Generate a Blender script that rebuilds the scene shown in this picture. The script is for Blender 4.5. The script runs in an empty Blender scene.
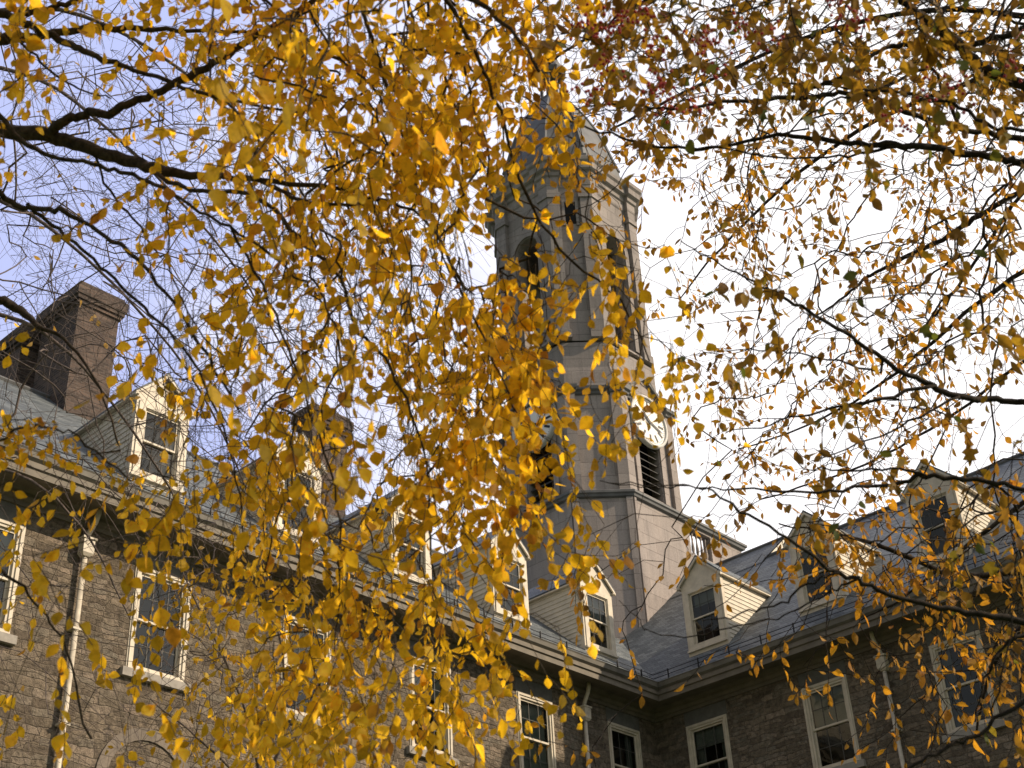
import bpy, math, random
import numpy as np
from mathutils import Vector, Matrix
rnd = random.Random(7)
S = bpy.context.scene
C = S.collection
R = math.radians

# ------------------------------------------------------------------ camera
F = 1416.2; YAW, PIT, ROL = .728, .569, -.056
CAM = np.array([21.10, -28.41, 1.6])
fw = np.array([-math.sin(YAW)*math.cos(PIT), math.cos(YAW)*math.cos(PIT), math.sin(PIT)])
r0 = np.cross(fw, [0, 0, 1]); r0 /= np.linalg.norm(r0); u0 = np.cross(r0, fw)
rt = r0*math.cos(ROL)+u0*math.sin(ROL); up = -r0*math.sin(ROL)+u0*math.cos(ROL)
cd = bpy.data.cameras.new('camera'); cam = bpy.data.objects.new('camera', cd); C.objects.link(cam)
cd.sensor_width = 36; cd.lens = F/1024*36; cd.clip_end = 3000; cd.clip_start = .05
cam.matrix_world = Matrix(((rt[0], up[0], -fw[0], CAM[0]), (rt[1], up[1], -fw[1], CAM[1]), (rt[2], up[2], -fw[2], CAM[2]), (0, 0, 0, 1)))
cd.dof.use_dof = True; cd.dof.focus_distance = 26; cd.dof.aperture_fstop = 5.6
S.camera = cam

def at(x, y, d):
    """point at image position x, y and d metres along the view axis"""
    return CAM + d*(fw+(x-512)/F*rt+(384-y)/F*up)

# ------------------------------------------------------------------ materials
def newmat(name):
    m = bpy.data.materials.new(name); m.use_nodes = True
    nt = m.node_tree; b = nt.nodes['Principled BSDF']
    return m, nt, b
def nd(nt, t, **k):
    n = nt.nodes.new(t)
    for a, v in k.items():
        if a in n.inputs.keys(): n.inputs[a].default_value = v
        else: setattr(n, a, v)
    return n
def ramp(nt, fac, stops):
    n = nt.nodes.new('ShaderNodeValToRGB'); e = n.color_ramp.elements
    while len(e) < len(stops): e.new(.5)
    for q, (p, c) in zip(e, stops):
        q.position = p; q.color = (*c, 1) if len(c) == 3 else c
    nt.links.new(fac, n.inputs[0]); return n
def mixc(nt, fac, a, b, mode='MIX'):
    n = nt.nodes.new('ShaderNodeMix'); n.data_type = 'RGBA'; n.blend_type = mode
    for s, v in ((n.inputs[0], fac), (n.inputs[6], a), (n.inputs[7], b)):
        if hasattr(v, 'links'): nt.links.new(v, s)
        elif isinstance(v, (int, float)): s.default_value = v
        else: s.default_value = (*v, 1)
    return n.outputs[2]
def mth(nt, op, a, b=0.0, c=None):
    n = nt.nodes.new('ShaderNodeMath'); n.operation = op
    for i, v in enumerate((a, b) if c is None else (a, b, c)):
        if hasattr(v, 'links'): nt.links.new(v, n.inputs[i])
        else: n.inputs[i].default_value = v
    return n.outputs[0]
def wallcoord(nt, world=True, slope=1.0, su=1.0):
    g = nt.nodes.new('ShaderNodeNewGeometry'); s = nt.nodes.new('ShaderNodeSeparateXYZ')
    nt.links.new(g.outputs['Position'], s.inputs[0])
    u = mth(nt, 'MULTIPLY', mth(nt, 'ADD', s.outputs[0], s.outputs[1]), su); v = mth(nt, 'MULTIPLY', s.outputs[2], slope)
    c = nt.nodes.new('ShaderNodeCombineXYZ'); nt.links.new(u, c.inputs[0]); nt.links.new(v, c.inputs[1])
    return c.outputs[0], g.outputs['Position']
def bump(nt, b, h, dist=.02, st=1.0):
    n = nd(nt, 'ShaderNodeBump', Distance=dist, Strength=st); nt.links.new(h, n.inputs['Height']); nt.links.new(n.outputs[0], b.inputs['Normal'])
def noise(nt, vec, scale, detail=4, rough=.6):
    n = nd(nt, 'ShaderNodeTexNoise', Scale=scale, Detail=detail, Roughness=rough)
    if vec is not None: nt.links.new(vec, n.inputs['Vector'])
    return n
def simple(name, col, rough=.7, var=.12, scale=6, bumpd=0, spec=.3):
    m, nt, b = newmat(name); g = nt.nodes.new('ShaderNodeNewGeometry')
    n = noise(nt, g.outputs['Position'], scale)
    lo = tuple(c*(1-var) for c in col); hi = tuple(min(1, c*(1+var)) for c in col)
    rp = ramp(nt, n.outputs['Fac'], [(.3, lo), (.7, hi)]); nt.links.new(rp.outputs[0], b.inputs['Base Color'])
    b.inputs['Roughness'].default_value = rough; b.inputs['Specular IOR Level'].default_value = spec
    if bumpd: bump(nt, b, n.outputs['Fac'], bumpd)
    return m

def rubble_mat():
    m, nt, b = newmat('rubble_stone')
    uv, pos = wallcoord(nt)
    wob = noise(nt, uv, 2.3, 4)
    wv = nt.nodes.new('ShaderNodeVectorMath'); wv.operation = 'MULTIPLY_ADD'
    nt.links.new(wob.outputs['Color'], wv.inputs[0]); wv.inputs[1].default_value = (.34, .17, 0); nt.links.new(uv, wv.inputs[2])
    def brick(w, h, seed, freq=2, off=.5):
        mp = nt.nodes.new('ShaderNodeMapping'); mp.inputs['Location'].default_value = (seed, seed*.37, 0)
        nt.links.new(wv.outputs[0], mp.inputs[0])
        k = nd(nt, 'ShaderNodeTexBrick', Scale=1.0, **{'Brick Width': w, 'Row Height': h, 'Mortar Size': .012, 'Mortar Smooth': .9, 'Bias': 0.0})
        k.offset = off; k.offset_frequency = freq; k.squash = .7; k.squash_frequency = 3
        k.inputs['Color1'].default_value = (0, 0, 0, 1); k.inputs['Color2'].default_value = (1, 1, 1, 1); k.inputs['Mortar'].default_value = (.5, .5, .5, 1)
        nt.links.new(mp.outputs[0], k.inputs['Vector']); return k
    b1 = brick(.50, .155, 0); b2 = brick(.34, .10, 5.3, 3, .37)
    big = noise(nt, uv, .9, 2)
    sel = mth(nt, 'GREATER_THAN', big.outputs['Fac'], .5)
    cv = mixc(nt, sel, b1.outputs['Color'], b2.outputs['Color'])
    fac = mth(nt, 'ADD', mth(nt, 'MULTIPLY', b1.outputs['Fac'], mth(nt, 'SUBTRACT', 1.0, sel)), mth(nt, 'MULTIPLY', b2.outputs['Fac'], sel))
    rgb = ramp(nt, cv, [(0, (.19, .155, .12)), (.3, (.25, .21, .16)), (.55, (.33, .27, .205)), (.8, (.27, .24, .195)), (1, (.42, .335, .26))])
    fn = noise(nt, pos, 8, 8, .78); fine = ramp(nt, fn.outputs['Fac'], [(.34, (.42, .41, .40)), (.5, (.95, .93, .9)), (.68, (1.4, 1.36, 1.3))])
    c2 = mixc(nt, 1.0, rgb.outputs[0], fine.outputs[0], 'MULTIPLY')
    st = noise(nt, pos, .5, 4); stn = ramp(nt, st.outputs['Fac'], [(.35, (.8, .8, .8)), (.65, (1.1, 1.1, 1.1))])
    c3 = mixc(nt, 1.0, c2, stn.outputs[0], 'MULTIPLY')
    c4 = mixc(nt, fac, c3, mixc(nt, .5, c3, (.17, .14, .11)))
    nt.links.new(c4, b.inputs['Base Color']); b.inputs['Roughness'].default_value = .92; b.inputs['Specular IOR Level'].default_value = .15
    h = mth(nt, 'ADD', mth(nt, 'MULTIPLY', mth(nt, 'SUBTRACT', 1.0, fac), .55), mth(nt, 'ADD', mth(nt, 'MULTIPLY', fn.outputs['Fac'], 1.9), mth(nt, 'MULTIPLY', cv, .35)))
    bump(nt, b, h, .06, 1.0); return m

def ashlar_mat(name, base, w=1.1, h=.52, joint=.006, dark=.6):
    m, nt, b = newmat(name)
    uv, pos = wallcoord(nt)
    k = nd(nt, 'ShaderNodeTexBrick', Scale=1.0, **{'Brick Width': w, 'Row Height': h, 'Mortar Size': joint, 'Mortar Smooth': .3, 'Bias': 0.0})
    k.inputs['Color1'].default_value = (*[c*.88 for c in base], 1); k.inputs['Color2'].default_value = (*[min(1, c*1.1) for c in base], 1); k.inputs['Mortar'].default_value = (*[c*dark for c in base], 1)
    nt.links.new(uv, k.inputs['Vector'])
    mp = nt.nodes.new('ShaderNodeMapping'); mp.inputs['Scale'].default_value = (1.5, 1.5, .25); nt.links.new(pos, mp.inputs[0])
    st = noise(nt, mp.outputs[0], 1.6, 6, .65); sr = ramp(nt, st.outputs['Fac'], [(.30, (.70, .70, .71)), (.46, (.93, .93, .93)), (.72, (1.10, 1.08, 1.06))])
    c = mixc(nt, 1.0, k.outputs['Color'], sr.outputs[0], 'MULTIPLY')
    fn = noise(nt, pos, 22, 5); fr = ramp(nt, fn.outputs['Fac'], [(.3, (.85, .85, .85)), (.7, (1.1, 1.1, 1.1))])
    c = mixc(nt, 1.0, c, fr.outputs[0], 'MULTIPLY')
    nt.links.new(c, b.inputs['Base Color']); b.inputs['Roughness'].default_value = .85; b.inputs['Specular IOR Level'].default_value = .2
    hh = mth(nt, 'ADD', mth(nt, 'MULTIPLY', k.outputs['Fac'], -1.0), mth(nt, 'MULTIPLY', fn.outputs['Fac'], .5)); bump(nt, b, hh, .012); return m

def brick_mat():
    m, nt, b = newmat('chimney_brick'); uv, pos = wallcoord(nt)
    k = nd(nt, 'ShaderNodeTexBrick', Scale=1.0, **{'Brick Width': .22, 'Row Height': .075, 'Mortar Size': .008, 'Mortar Smooth': .3, 'Bias': 0.0})
    k.inputs['Color1'].default_value = (.05, .035, .028, 1); k.inputs['Color2'].default_value = (.14, .095, .072, 1); k.inputs['Mortar'].default_value = (.15, .125, .105, 1)
    nt.links.new(uv, k.inputs['Vector']); n = noise(nt, pos, 1.5, 5); r = ramp(nt, n.outputs['Fac'], [(.3, (.6, .6, .62)), (.7, (1.15, 1.12, 1.1))])
    nt.links.new(mixc(nt, 1.0, k.outputs['Color'], r.outputs[0], 'MULTIPLY'), b.inputs['Base Color']); b.inputs['Roughness'].default_value = .9
    bump(nt, b, mth(nt, 'MULTIPLY', k.outputs['Fac'], -1.0), .012); return m

def slate_mat():
    m, nt, b = newmat('roof_slate'); uv, pos = wallcoord(nt, slope=1.53)
    k = nd(nt, 'ShaderNodeTexBrick', Scale=1.0, **{'Brick Width': .26, 'Row Height': .19, 'Mortar Size': .007, 'Mortar Smooth': .2, 'Bias': 0.0})
    k.inputs['Color1'].default_value = (.065, .078, .08, 1); k.inputs['Color2'].default_value = (.17, .185, .182, 1); k.inputs['Mortar'].default_value = (.05, .055, .06, 1)
    nt.links.new(uv, k.inputs['Vector']); n = noise(nt, pos, 1.2, 6, .7); r = ramp(nt, n.outputs['Fac'], [(.3, (.7, .72, .76)), (.7, (1.15, 1.13, 1.1))])
    nt.links.new(mixc(nt, 1.0, k.outputs['Color'], r.outputs[0], 'MULTIPLY'), b.inputs['Base Color']); b.inputs['Roughness'].default_value = .62
    sp = nt.nodes.new('ShaderNodeSeparateXYZ'); nt.links.new(uv, sp.inputs[0])
    saw = mth(nt, 'FRACT', mth(nt, 'DIVIDE', sp.outputs[1], .19))
    bump(nt, b, mth(nt, 'ADD', mth(nt, 'MULTIPLY', saw, -1.2), mth(nt, 'MULTIPLY', k.outputs['Fac'], -.8)), .014); return m

def leaf_mat(name, stops, trans=.45, rough=.5, tr_gain=1.25):
    m, nt, b = newmat(name); g = nt.nodes.new('ShaderNodeNewGeometry')
    rp = ramp(nt, g.outputs['Random Per Island'], stops)
    n = noise(nt, g.outputs['Position'], 45, 3); nr = ramp(nt, n.outputs['Fac'], [(.25, (.7, .66, .6)), (.55, (1.08, 1.08, 1.08))])
    c = mixc(nt, 1.0, rp.outputs[0], nr.outputs[0], 'MULTIPLY')
    nt.links.new(c, b.inputs['Base Color']); b.inputs['Roughness'].default_value = rough; b.inputs['Specular IOR Level'].default_value = .14
    t = nt.nodes.new('ShaderNodeBsdfTranslucent')
    c2 = mixc(nt, 1.0, c, (tr_gain, tr_gain*.88, tr_gain*.45), 'MULTIPLY'); nt.links.new(c2, t.inputs[0])
    mx = nt.nodes.new('ShaderNodeMixShader'); mx.inputs[0].default_value = trans
    nt.links.new(b.outputs[0], mx.inputs[1]); nt.links.new(t.outputs[0], mx.inputs[2])
    nt.links.new(mx.outputs[0], nt.nodes['Material Output'].inputs['Surface']); return m

def bark_mat(name, a, b_):
    m, nt, b = newmat(name); g = nt.nodes.new('ShaderNodeNewGeometry')
    n = noise(nt, g.outputs['Position'], 30, 6, .7); rp = ramp(nt, n.outputs['Fac'], [(.35, a), (.7, b_)])
    nt.links.new(rp.outputs[0], b.inputs['Base Color']); b.inputs['Roughness'].default_value = .9; b.inputs['Specular IOR Level'].default_value = .2
    bump(nt, b, n.outputs['Fac'], .008); return m

def clear_glass(name):
    m, nt, b = newmat(name); nt.nodes.remove(b); g = nt.nodes.new('ShaderNodeNewGeometry'); n = noise(nt, g.outputs['Position'], 1.1, 2)
    bp = nd(nt, 'ShaderNodeBump', Distance=.012, Strength=.6); nt.links.new(n.outputs['Fac'], bp.inputs['Height'])
    gl = nt.nodes.new('ShaderNodeBsdfGlossy'); gl.inputs['Roughness'].default_value = .03; gl.inputs['Color'].default_value = (.62, .62, .58, 1); nt.links.new(bp.outputs[0], gl.inputs['Normal'])
    tr = nt.nodes.new('ShaderNodeBsdfTransparent'); tr.inputs[0].default_value = (.55, .6, .58, 1)
    fr = nt.nodes.new('ShaderNodeFresnel'); fr.inputs[0].default_value = 1.52; mx = nt.nodes.new('ShaderNodeMixShader')
    nt.links.new(mth(nt, 'MULTIPLY_ADD', fr.outputs[0], 1.3, .02), mx.inputs[0]); nt.links.new(tr.outputs[0], mx.inputs[1]); nt.links.new(gl.outputs[0], mx.inputs[2]); nt.links.new(mx.outputs[0], nt.nodes['Material Output'].inputs['Surface']); return m
def glass_mat(name, col, rough=.04):
    m, nt, b = newmat(name); g = nt.nodes.new('ShaderNodeNewGeometry')
    n = noise(nt, g.outputs['Position'], 1.4, 2)
    b.inputs['Base Color'].default_value = (*col, 1); b.inputs['Roughness'].default_value = rough; b.inputs['Specular IOR Level'].default_value = .4
    bump(nt, b, n.outputs['Fac'], .012, .5); return m

M = dict(
    rubble=rubble_mat(), ashlar=ashlar_mat('tower_limestone', (.36, .315, .29)), weathered=ashlar_mat('weathered_limestone', (.32, .285, .265)), arch=ashlar_mat('arch_stone', (.22, .185, .15), .3, .3),
    slate=slate_mat(), brick=brick_mat(),
    paint=simple('white_paint', (.62, .545, .43), .5, .14, 5), siding=simple('cream_siding', (.66, .60, .49), .6, .12, 4),
    cornice=simple('painted_cornice', (.175, .15, .115), .65, .22, 2.5), gutter=simple('gutter_metal', (.17, .155, .13), .55, .25, 3),
    sill=simple('sill_stone', (.34, .31, .27), .85, .15, 9, .005), lintel=simple('slate_lintel', (.135, .13, .115), .8, .2, 5, .006),
    pipe=simple('painted_downpipe', (.60, .53, .42), .5, .25, 5), iron=simple('black_iron', (.02, .02, .022), .5, .2, 8),
    lead=simple('weathered_lead', (.13, .13, .13), .6, .25, 2, .004), glass=clear_glass('window_glass'), bglass=clear_glass('dormer_glass'), blind=simple('pale_blind', (.42, .42, .36), .9, .12, 3), room_shade=simple('dim_room_shade', (.05, .045, .04), .9, .3, 2),  # dim room tone carries the shade of unlit interiors
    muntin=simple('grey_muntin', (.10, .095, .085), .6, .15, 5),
    curtain=simple('pale_curtain', (.30, .31, .27), .9, .15, 3), dark=simple('interior_shade', (.012, .012, .013), .9, .2, 4), louvre=simple('louvre_boards', (.055, .052, .05), .7, .25, 6),  # interior black is shade put into the colour
    clock=simple('clock_dial_white', (.84, .82, .78), .4, .04, 3), clockink=simple('clock_black', (.02, .02, .02), .5, .1, 3), gold=simple('clock_bezel', (.6, .58, .54), .5, .15, 5),
    bark1=bark_mat('grey_brown_bark', (.022, .017, .013), (.10, .08, .06)), bark2=bark_mat('grey_twig_bark', (.09, .07, .065), (.21, .17, .15)),
    bark3=bark_mat('dark_bark', (.012, .010, .008), (.055, .042, .032)),
    leaf1=leaf_mat('golden_leaves', [(0, (.34, .235, .02)), (.3, (.48, .32, .02)), (.65, (.64, .42, .028)), (.9, (.74, .50, .055)), (.96, (.45, .24, .03)), (1, (.30, .15, .03))], .66, .5, 1.9),
    leaf3=leaf_mat('yellow_small_leaves', [(0, (.50, .28, .02)), (.5, (.62, .38, .035)), (1, (.60, .42, .06))], .45),
    leaf2=leaf_mat('pale_orange_leaves', [(0, (.5, .3, .08)), (1, (.62, .42, .16))], .4),
    leaf4=leaf_mat('russet_leaves', [(0, (.24, .13, .03)), (.4, (.42, .23, .035)), (.75, (.56, .30, .035)), (1, (.36, .16, .04))], .55, .5, 1.6),
    leaf5=leaf_mat('olive_brown_leaves', [(0, (.16, .09, .03)), (.35, (.25, .15, .03)), (.65, (.36, .22, .03)), (.9, (.25, .18, .03)), (.96, (.10, .12, .03)), (1, (.08, .11, .03))], .5, .6, 1.6),
    berry=simple('red_berry', (.42, .02, .012), .3, .3, 60),
    grass=simple('lawn_grass', (.055, .085, .02), .95, .4, 8, .03), paving=simple('concrete_path', (.34, .32, .29), .9, .12, 3, .004),
)

# ------------------------------------------------------------------ mesh helpers
class MB:
    def __init__(s): s.v = []; s.f = []
    def add(s, v, f):
        n = len(s.v); s.v += [tuple(map(float, p)) for p in v]; s.f += [tuple(i+n for i in q) for q in f]; return s
    def box(s, x0, x1, y0, y1, z0, z1):
        return s.add([(x0, y0, z0), (x1, y0, z0), (x1, y1, z0), (x0, y1, z0), (x0, y0, z1), (x1, y0, z1), (x1, y1, z1), (x0, y1, z1)],
                     [(0, 3, 2, 1), (4, 5, 6, 7), (0, 1, 5, 4), (1, 2, 6, 5), (2, 3, 7, 6), (3, 0, 4, 7)])
    def prism(s, poly, vec):
        """polygon (3-D points) swept along vec"""
        n = len(poly); a = [Vector(p) for p in poly]; b = [p+Vector(vec) for p in a]
        return s.add(a+b, [tuple(range(n))[::-1], tuple(range(n, 2*n))]+[(i, (i+1) % n, (i+1) % n+n, i+n) for i in range(n)])
    def ring(s, loops, close=True, caps=(True, True)):
        n = len(loops[0]); v = [p for l in loops for p in l]; f = []
        for k in range(len(loops)-1):
            for i in range(n if close else n-1):
                j = (i+1) % n; f.append((k*n+i, k*n+j, (k+1)*n+j, (k+1)*n+i))
        if caps[0]: f.append(tuple(range(n))[::-1])
        if caps[1]: f.append(tuple((len(loops)-1)*n+i for i in range(n)))
        return s.add(v, f)
    def tube(s, pts, rad, n=8, caps=True):
        pts = [np.array(p, float) for p in pts]; L = []
        prev = None
        for i, p in enumerate(pts):
            t = pts[min(i+1, len(pts)-1)]-pts[max(i-1, 0)]; t = t/(np.linalg.norm(t)+1e-9)
            if prev is None:
                a = np.cross(t, [0, 0, 1.0] if abs(t[2]) < .9 else [1.0, 0, 0])
            else: a = prev-t*(prev@t)
            a = a/(np.linalg.norm(a)+1e-9); prev = a; b = np.cross(t, a); r = rad[i] if hasattr(rad, '__len__') else rad
            L.append([p+r*(a*math.cos(q)+b*math.sin(q)) for q in (2*math.pi*k/n for k in range(n))])
        return s.ring(L, caps=(caps, caps))
    def build(s, name, mat, parent=None, smooth=False):
        me = bpy.data.meshes.new(name); me.from_pydata(s.v, [], s.f); me.update()
        me.materials.append(M[mat] if isinstance(mat, str) else mat)
        if smooth: me.polygons.foreach_set('use_smooth', [True]*len(me.polygons))
        o = bpy.data.objects.new(name, me); C.objects.link(o)
        if parent: o.parent = parent
        return o
def tag(o, label=None, cat=None, group=None, kind=None):
    for k, v in (('label', label), ('category', cat), ('group', group), ('kind', kind)):
        if v: o[k] = v
    return o
def empty(name, loc=(0, 0, 0), parent=None, rz=0):
    o = bpy.data.objects.new(name, None); C.objects.link(o); o.location = loc; o.rotation_euler = (0, 0, rz); o.empty_display_size = .3
    if parent: o.parent = parent
    return o
def copy_tree(o, parent=None):
    c = o.copy(); C.objects.link(c)
    if parent: c.parent = parent
    for ch in list(o.children): copy_tree(ch, c)
    return c

# ------------------------------------------------------------------ ground
tag(MB().add([(-900, -900, 0), (900, -900, 0), (900, 900, 0), (-900, 900, 0)], [(0, 1, 2, 3)]).build('ground', 'grass'), kind='structure')
MB().box(3.0, 5.4, -60, -3.0, .0, .03).box(5.4, 60, -5.4, -3.0, .0, .03).build('path', 'paving')['kind'] = 'structure'

# ------------------------------------------------------------------ building
WL = [18.36, 14.85, 11.38, 7.94, 4.58, 1.31]; WR = [1.58, 5.0, 8.4, 11.8, 15.2]
ZH, ZS, W = 13.27, 11.17, 1.25        # window head, foot, outer width
LY, RX = 34.0, 26.0                   # wing lengths
SL = .865; Z0 = 14.849                # roof height over a point y metres in from the wall face: Z0 + SL*y
bld = tag(empty('stone_building', (0, 0, 0)), 'rubble stone college building in two wings, slate roof with white dormers, below the tower', 'building')

def wall(name, length, holes, flip):
    """front wall along local x, outer face y=0; holes = (x0,x1,z0,z1)"""
    m = MB(); xs = sorted({0, length, *[h[0] for h in holes], *[h[1] for h in holes]}); T = .3
    zs = sorted({0, 13.85, *[h[2] for h in holes], *[h[3] for h in holes]})
    for i in range(len(xs)-1):
        for k in range(len(zs)-1):
            x0, x1, z0, z1 = xs[i], xs[i+1], zs[k], zs[k+1]
            if any(h[0]-1e-6 <= x0 and x1 <= h[1]+1e-6 and h[2]-1e-6 <= z0 and z1 <= h[3]+1e-6 for h in holes): continue
            m.add([(x0, 0, z0), (x1, 0, z0), (x1, 0, z1), (x0, 0, z1)], [(0, 1, 2, 3)])
    for x0, x1, z0, z1 in holes:
        m.add([(x0, 0, z0), (x1, 0, z0), (x1, 0, z1), (x0, 0, z1), (x0, T, z0), (x1, T, z0), (x1, T, z1), (x0, T, z1)], [(0, 4, 5, 1), (1, 5, 6, 2), (2, 6, 7, 3), (3, 7, 4, 0)])
    if flip: m.v = [(-y, x-length, z) for x, y, z in m.v]   # left wing: runs along -Y up to the corner
    return m
mL = wall('wall', LY, [(LY-s-W/2, LY-s+W/2, ZS, ZH) for s in WL], True)
mR = wall('wall', RX, [(s-W/2, s+W/2, ZS, ZH) for s in WR], False)
# end and back walls so that the wings are closed volumes
mL.add([(0, -LY, 0), (-12, -LY, 0), (-12, -LY, 13.85), (-6, -LY, 20.0), (0, -LY, 13.85)], [(0, 1, 2, 3, 4)]).add([(-12, -LY, 0), (-12, 12, 0), (-12, 12, 13.85), (-12, -LY, 13.85)], [(0, 1, 2, 3)])
mR.add([(RX, 0, 0), (RX, 12, 0), (RX, 12, 13.85), (RX, 6, 20.0), (RX, 0, 13.85)], [(0, 1, 2, 3, 4)]).add([(RX, 12, 0), (-12, 12, 0), (-12, 12, 13.85), (RX, 12, 13.85)], [(0, 1, 2, 3)])
tag(mL.build('wall', 'rubble', bld), 'sunlit rubble stone wall of the left wing'); tag(mR.build('wall', 'rubble', bld), 'shaded rubble stone wall of the right wing')

# cornice and gutter swept round the inner corner
def sweep(profile, name, mat):
    m = MB(); n = len(profile)
    m.ring([[(d, -LY, z) for d, z in profile], [(d, -d, z) for d, z in profile], [(RX, -d, z) for d, z in profile]], caps=(True, True)); return m.build(name, mat, bld)
sweep([(.004, 13.62), (.05, 13.62), (.05, 13.70), (.10, 13.72), (.14, 13.78), (.14, 13.84), (.22, 13.90), (.56, 13.90), (.58, 13.82), (.60, 13.80), (.80, 13.80), (.80, 13.93), (.84, 13.95), (.84, 14.02), (.80, 14.04), (.80, 14.08), (.004, 14.08)], 'cornice', 'cornice')
sweep([(.70, 14.085), (.80, 14.085), (.86, 14.13), (.88, 14.22), (.90, 14.25), (.87, 14.25), (.84, 14.20), (.80, 14.15), (.70, 14.14)], 'gutter', 'gutter')
sweep([(.66, 14.15), (.84, 14.205), (.84, 14.225), (.66, 14.29)], 'gutter_shade', 'iron')  # black strip painted in for the shade between gutter and roof
# roofs
m = MB()
e = .72; ez = Z0-SL*e; t = .10
rp_ = [(e, -LY-.3, ez), (e, -e, ez), (RX+.3, -e, ez), (RX+.3, 6, 20.04), (-6, 6, 20.04), (-6, -LY-.3, 20.04), (RX+.3, 12.7, ez), (-12.7, 12.7, ez), (-12.7, -LY-.3, ez)]
fs = [(0, 1, 4, 5), (1, 2, 3, 4), (4, 3, 6, 7), (5, 4, 7, 8)]
m.add(rp_, fs); m.add([(x, y, z-t) for x, y, z in rp_], [f[::-1] for f in fs])
m.add([rp_[0], rp_[1], (e, -e, ez-t), (e, -LY-.3, ez-t)], [(0, 3, 2, 1)]).add([rp_[1], rp_[2], (RX+.3, -e, ez-t), (e, -e, ez-t)], [(0, 3, 2, 1)])
roof = m.build('roof', 'slate', bld)
# taller centre roof over the crossing, with a boarded gable end
m = MB()
gz = 21.08; gy = (gz-.02-Z0)/SL
m.add([(.45, 5.7, Z0+SL*5.7+.02), (.45, gy, gz), (-12, gy, gz), (-12, 5.7, Z0+SL*5.7+.02), (.45, 14, gz-SL*(14-gy)), (-12, 14, gz-SL*(14-gy))], [(0, 1, 2, 3), (1, 4, 5, 2)])
cr = m.build('centre_roof', 'slate', bld)
m = MB(); m.add([(.42, 5.6, 19.4), (.42, 6.0, Z0+SL*6.0), (.42, gy, gz-.02), (.42, 9.0, gz-SL*(9-gy)-.02), (.42, 9.0, 17.5)], [(0, 4, 3, 2, 1)])
tag(m.build('gable_board', 'siding', cr), 'white gable end of the taller roof')
# ridge rolls
m = MB().tube([(-6, -LY, 20.07), (-6, 3, 20.07)], .06, 6).tube([(.45, 6, 20.07), (RX, 6, 20.07)], .06, 6)
m.tube([(.45, gy, gz+.02), (-6, gy, gz+.02)], .06, 6); m.build('ridge_cap', 'lead', roof)
# snow rail
m = MB()
for k, (o, h) in enumerate(((.42, .10), (.42, .21))):
    z = Z0-SL*o+h; m.tube([(o, -LY, z), (o, -o, z), (RX, -o, z)], .011, 5)
for i in range(44):
    s = .9+i*.95
    if s < LY-.2: m.box(.40, .44, -s-.008, -s+.008, Z0-SL*.45, Z0-SL*.42+.24)
    if s < RX-.2: m.box(s-.008, s+.008, -.44, -.40, Z0-SL*.45, Z0-SL*.42+.24)
m.build('snow_rail', 'iron', bld)

# windows ------------------------------------------------------------
def frame_rect(m, x0, x1, z0, z1, w, y0, y1, wb=None):
    wb = w if wb is None else wb
    m.box(x0, x0+w, y0, y1, z0, z1).box(x1-w, x1, y0, y1, z0, z1).box(x0+w, x1-w, y0, y1, z1-w, z1).box(x0+w, x1-w, y0, y1, z0, z0+wb)
def make_window(loc, rz, curtain=0):
    h = ZH-ZS; hw = W/2
    m = MB(); frame_rect(m, -hw+.003, hw-.003, .06, h-.003, .13, -.015, .10, .09)
    frame_rect(m, -hw+.03, hw-.03, .08, h-.03, .05, -.04, -.015, .03)
    w = m.build('window', 'paint', bld); w.location = loc; w.rotation_euler = (0, 0, rz)
    s = MB(); mu = MB(); a, b = -hw+.133, hw-.133; z0, z1 = .153, h-.136; zm = (z0+z1)/2
    frame_rect(s, a, b, zm-.02, z1, .045, .03, .06); frame_rect(s, a, b, z0, zm+.02, .045, .065, .095)
    for (q0, q1, yy) in ((zm, z1, .042), (z0, zm, .077)):
        for k in (1, 2): xx = a+(b-a)*k/3; mu.box(xx-.008, xx+.008, yy, yy+.014, q0+.03, q1-.03)
        zz = (q0+q1)/2; mu.box(a+.04, b-.04, yy+.001, yy+.013, zz-.007, zz+.007)
    s.build('sash', 'paint', w); mu.build('muntin', 'muntin', w)
    g = MB().add([(a, .052, zm), (b, .052, zm), (b, .052, z1), (a, .052, z1)], [(0, 1, 2, 3)]).add([(a, .087, z0), (b, .087, z0), (b, .087, zm), (a, .087, zm)], [(0, 1, 2, 3)])
    g.build('pane', 'glass', w)
    MB().box(-hw-.3, hw+.3, .9, .95, -.4, h+.4).build('room_shade', 'room_shade', w)  # dark board behind the glass, the unlit room's shade in its colour
    MB().box(-hw-.10, hw+.10, -.10, .12, -.10, .055).build('sill', 'sill', w)
    MB().box(-hw-.02, hw+.02, -.006, .1, h+.003, h+.35).build('lintel', 'lintel', w)
    return w
w0 = make_window((0, -WL[0], ZS), R(90))
for s in WL[1:]:
    c = copy_tree(w0, bld); c.location = (0, -s, ZS)
for s in WR[:4]:
    c = copy_tree(w0, bld); c.location = (s, 0, ZS); c.rotation_euler = (0, 0, 0)

# blinds and curtains, each window its own
wins = [o for o in bld.children if o.name.startswith('window')]
for w_, (drop, both) in zip(wins, ((.3, 0), (.0, 0), (.55, 0), (.35, 0), (.95, 0), (.0, 1), (.25, 1), (.48, 0), (.0, 1), (.4, 0))):
    if drop: MB().box(-.47, .47, .14, .146, .1+(2.1-.24)*(1-drop), 1.98).build('blind', 'blind', w_)
    if both:
        for sg in (-1, 1):
            m = MB(); n = 14; L_ = [[(sg*(.47-.22*i/n), .18+.02*math.sin(i*2.4), z) for i in range(n+1)] for z in (.12, 1.98)]
            m.ring(L_, close=False, caps=(False, False)).build('curtain', 'curtain', w_)

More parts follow.
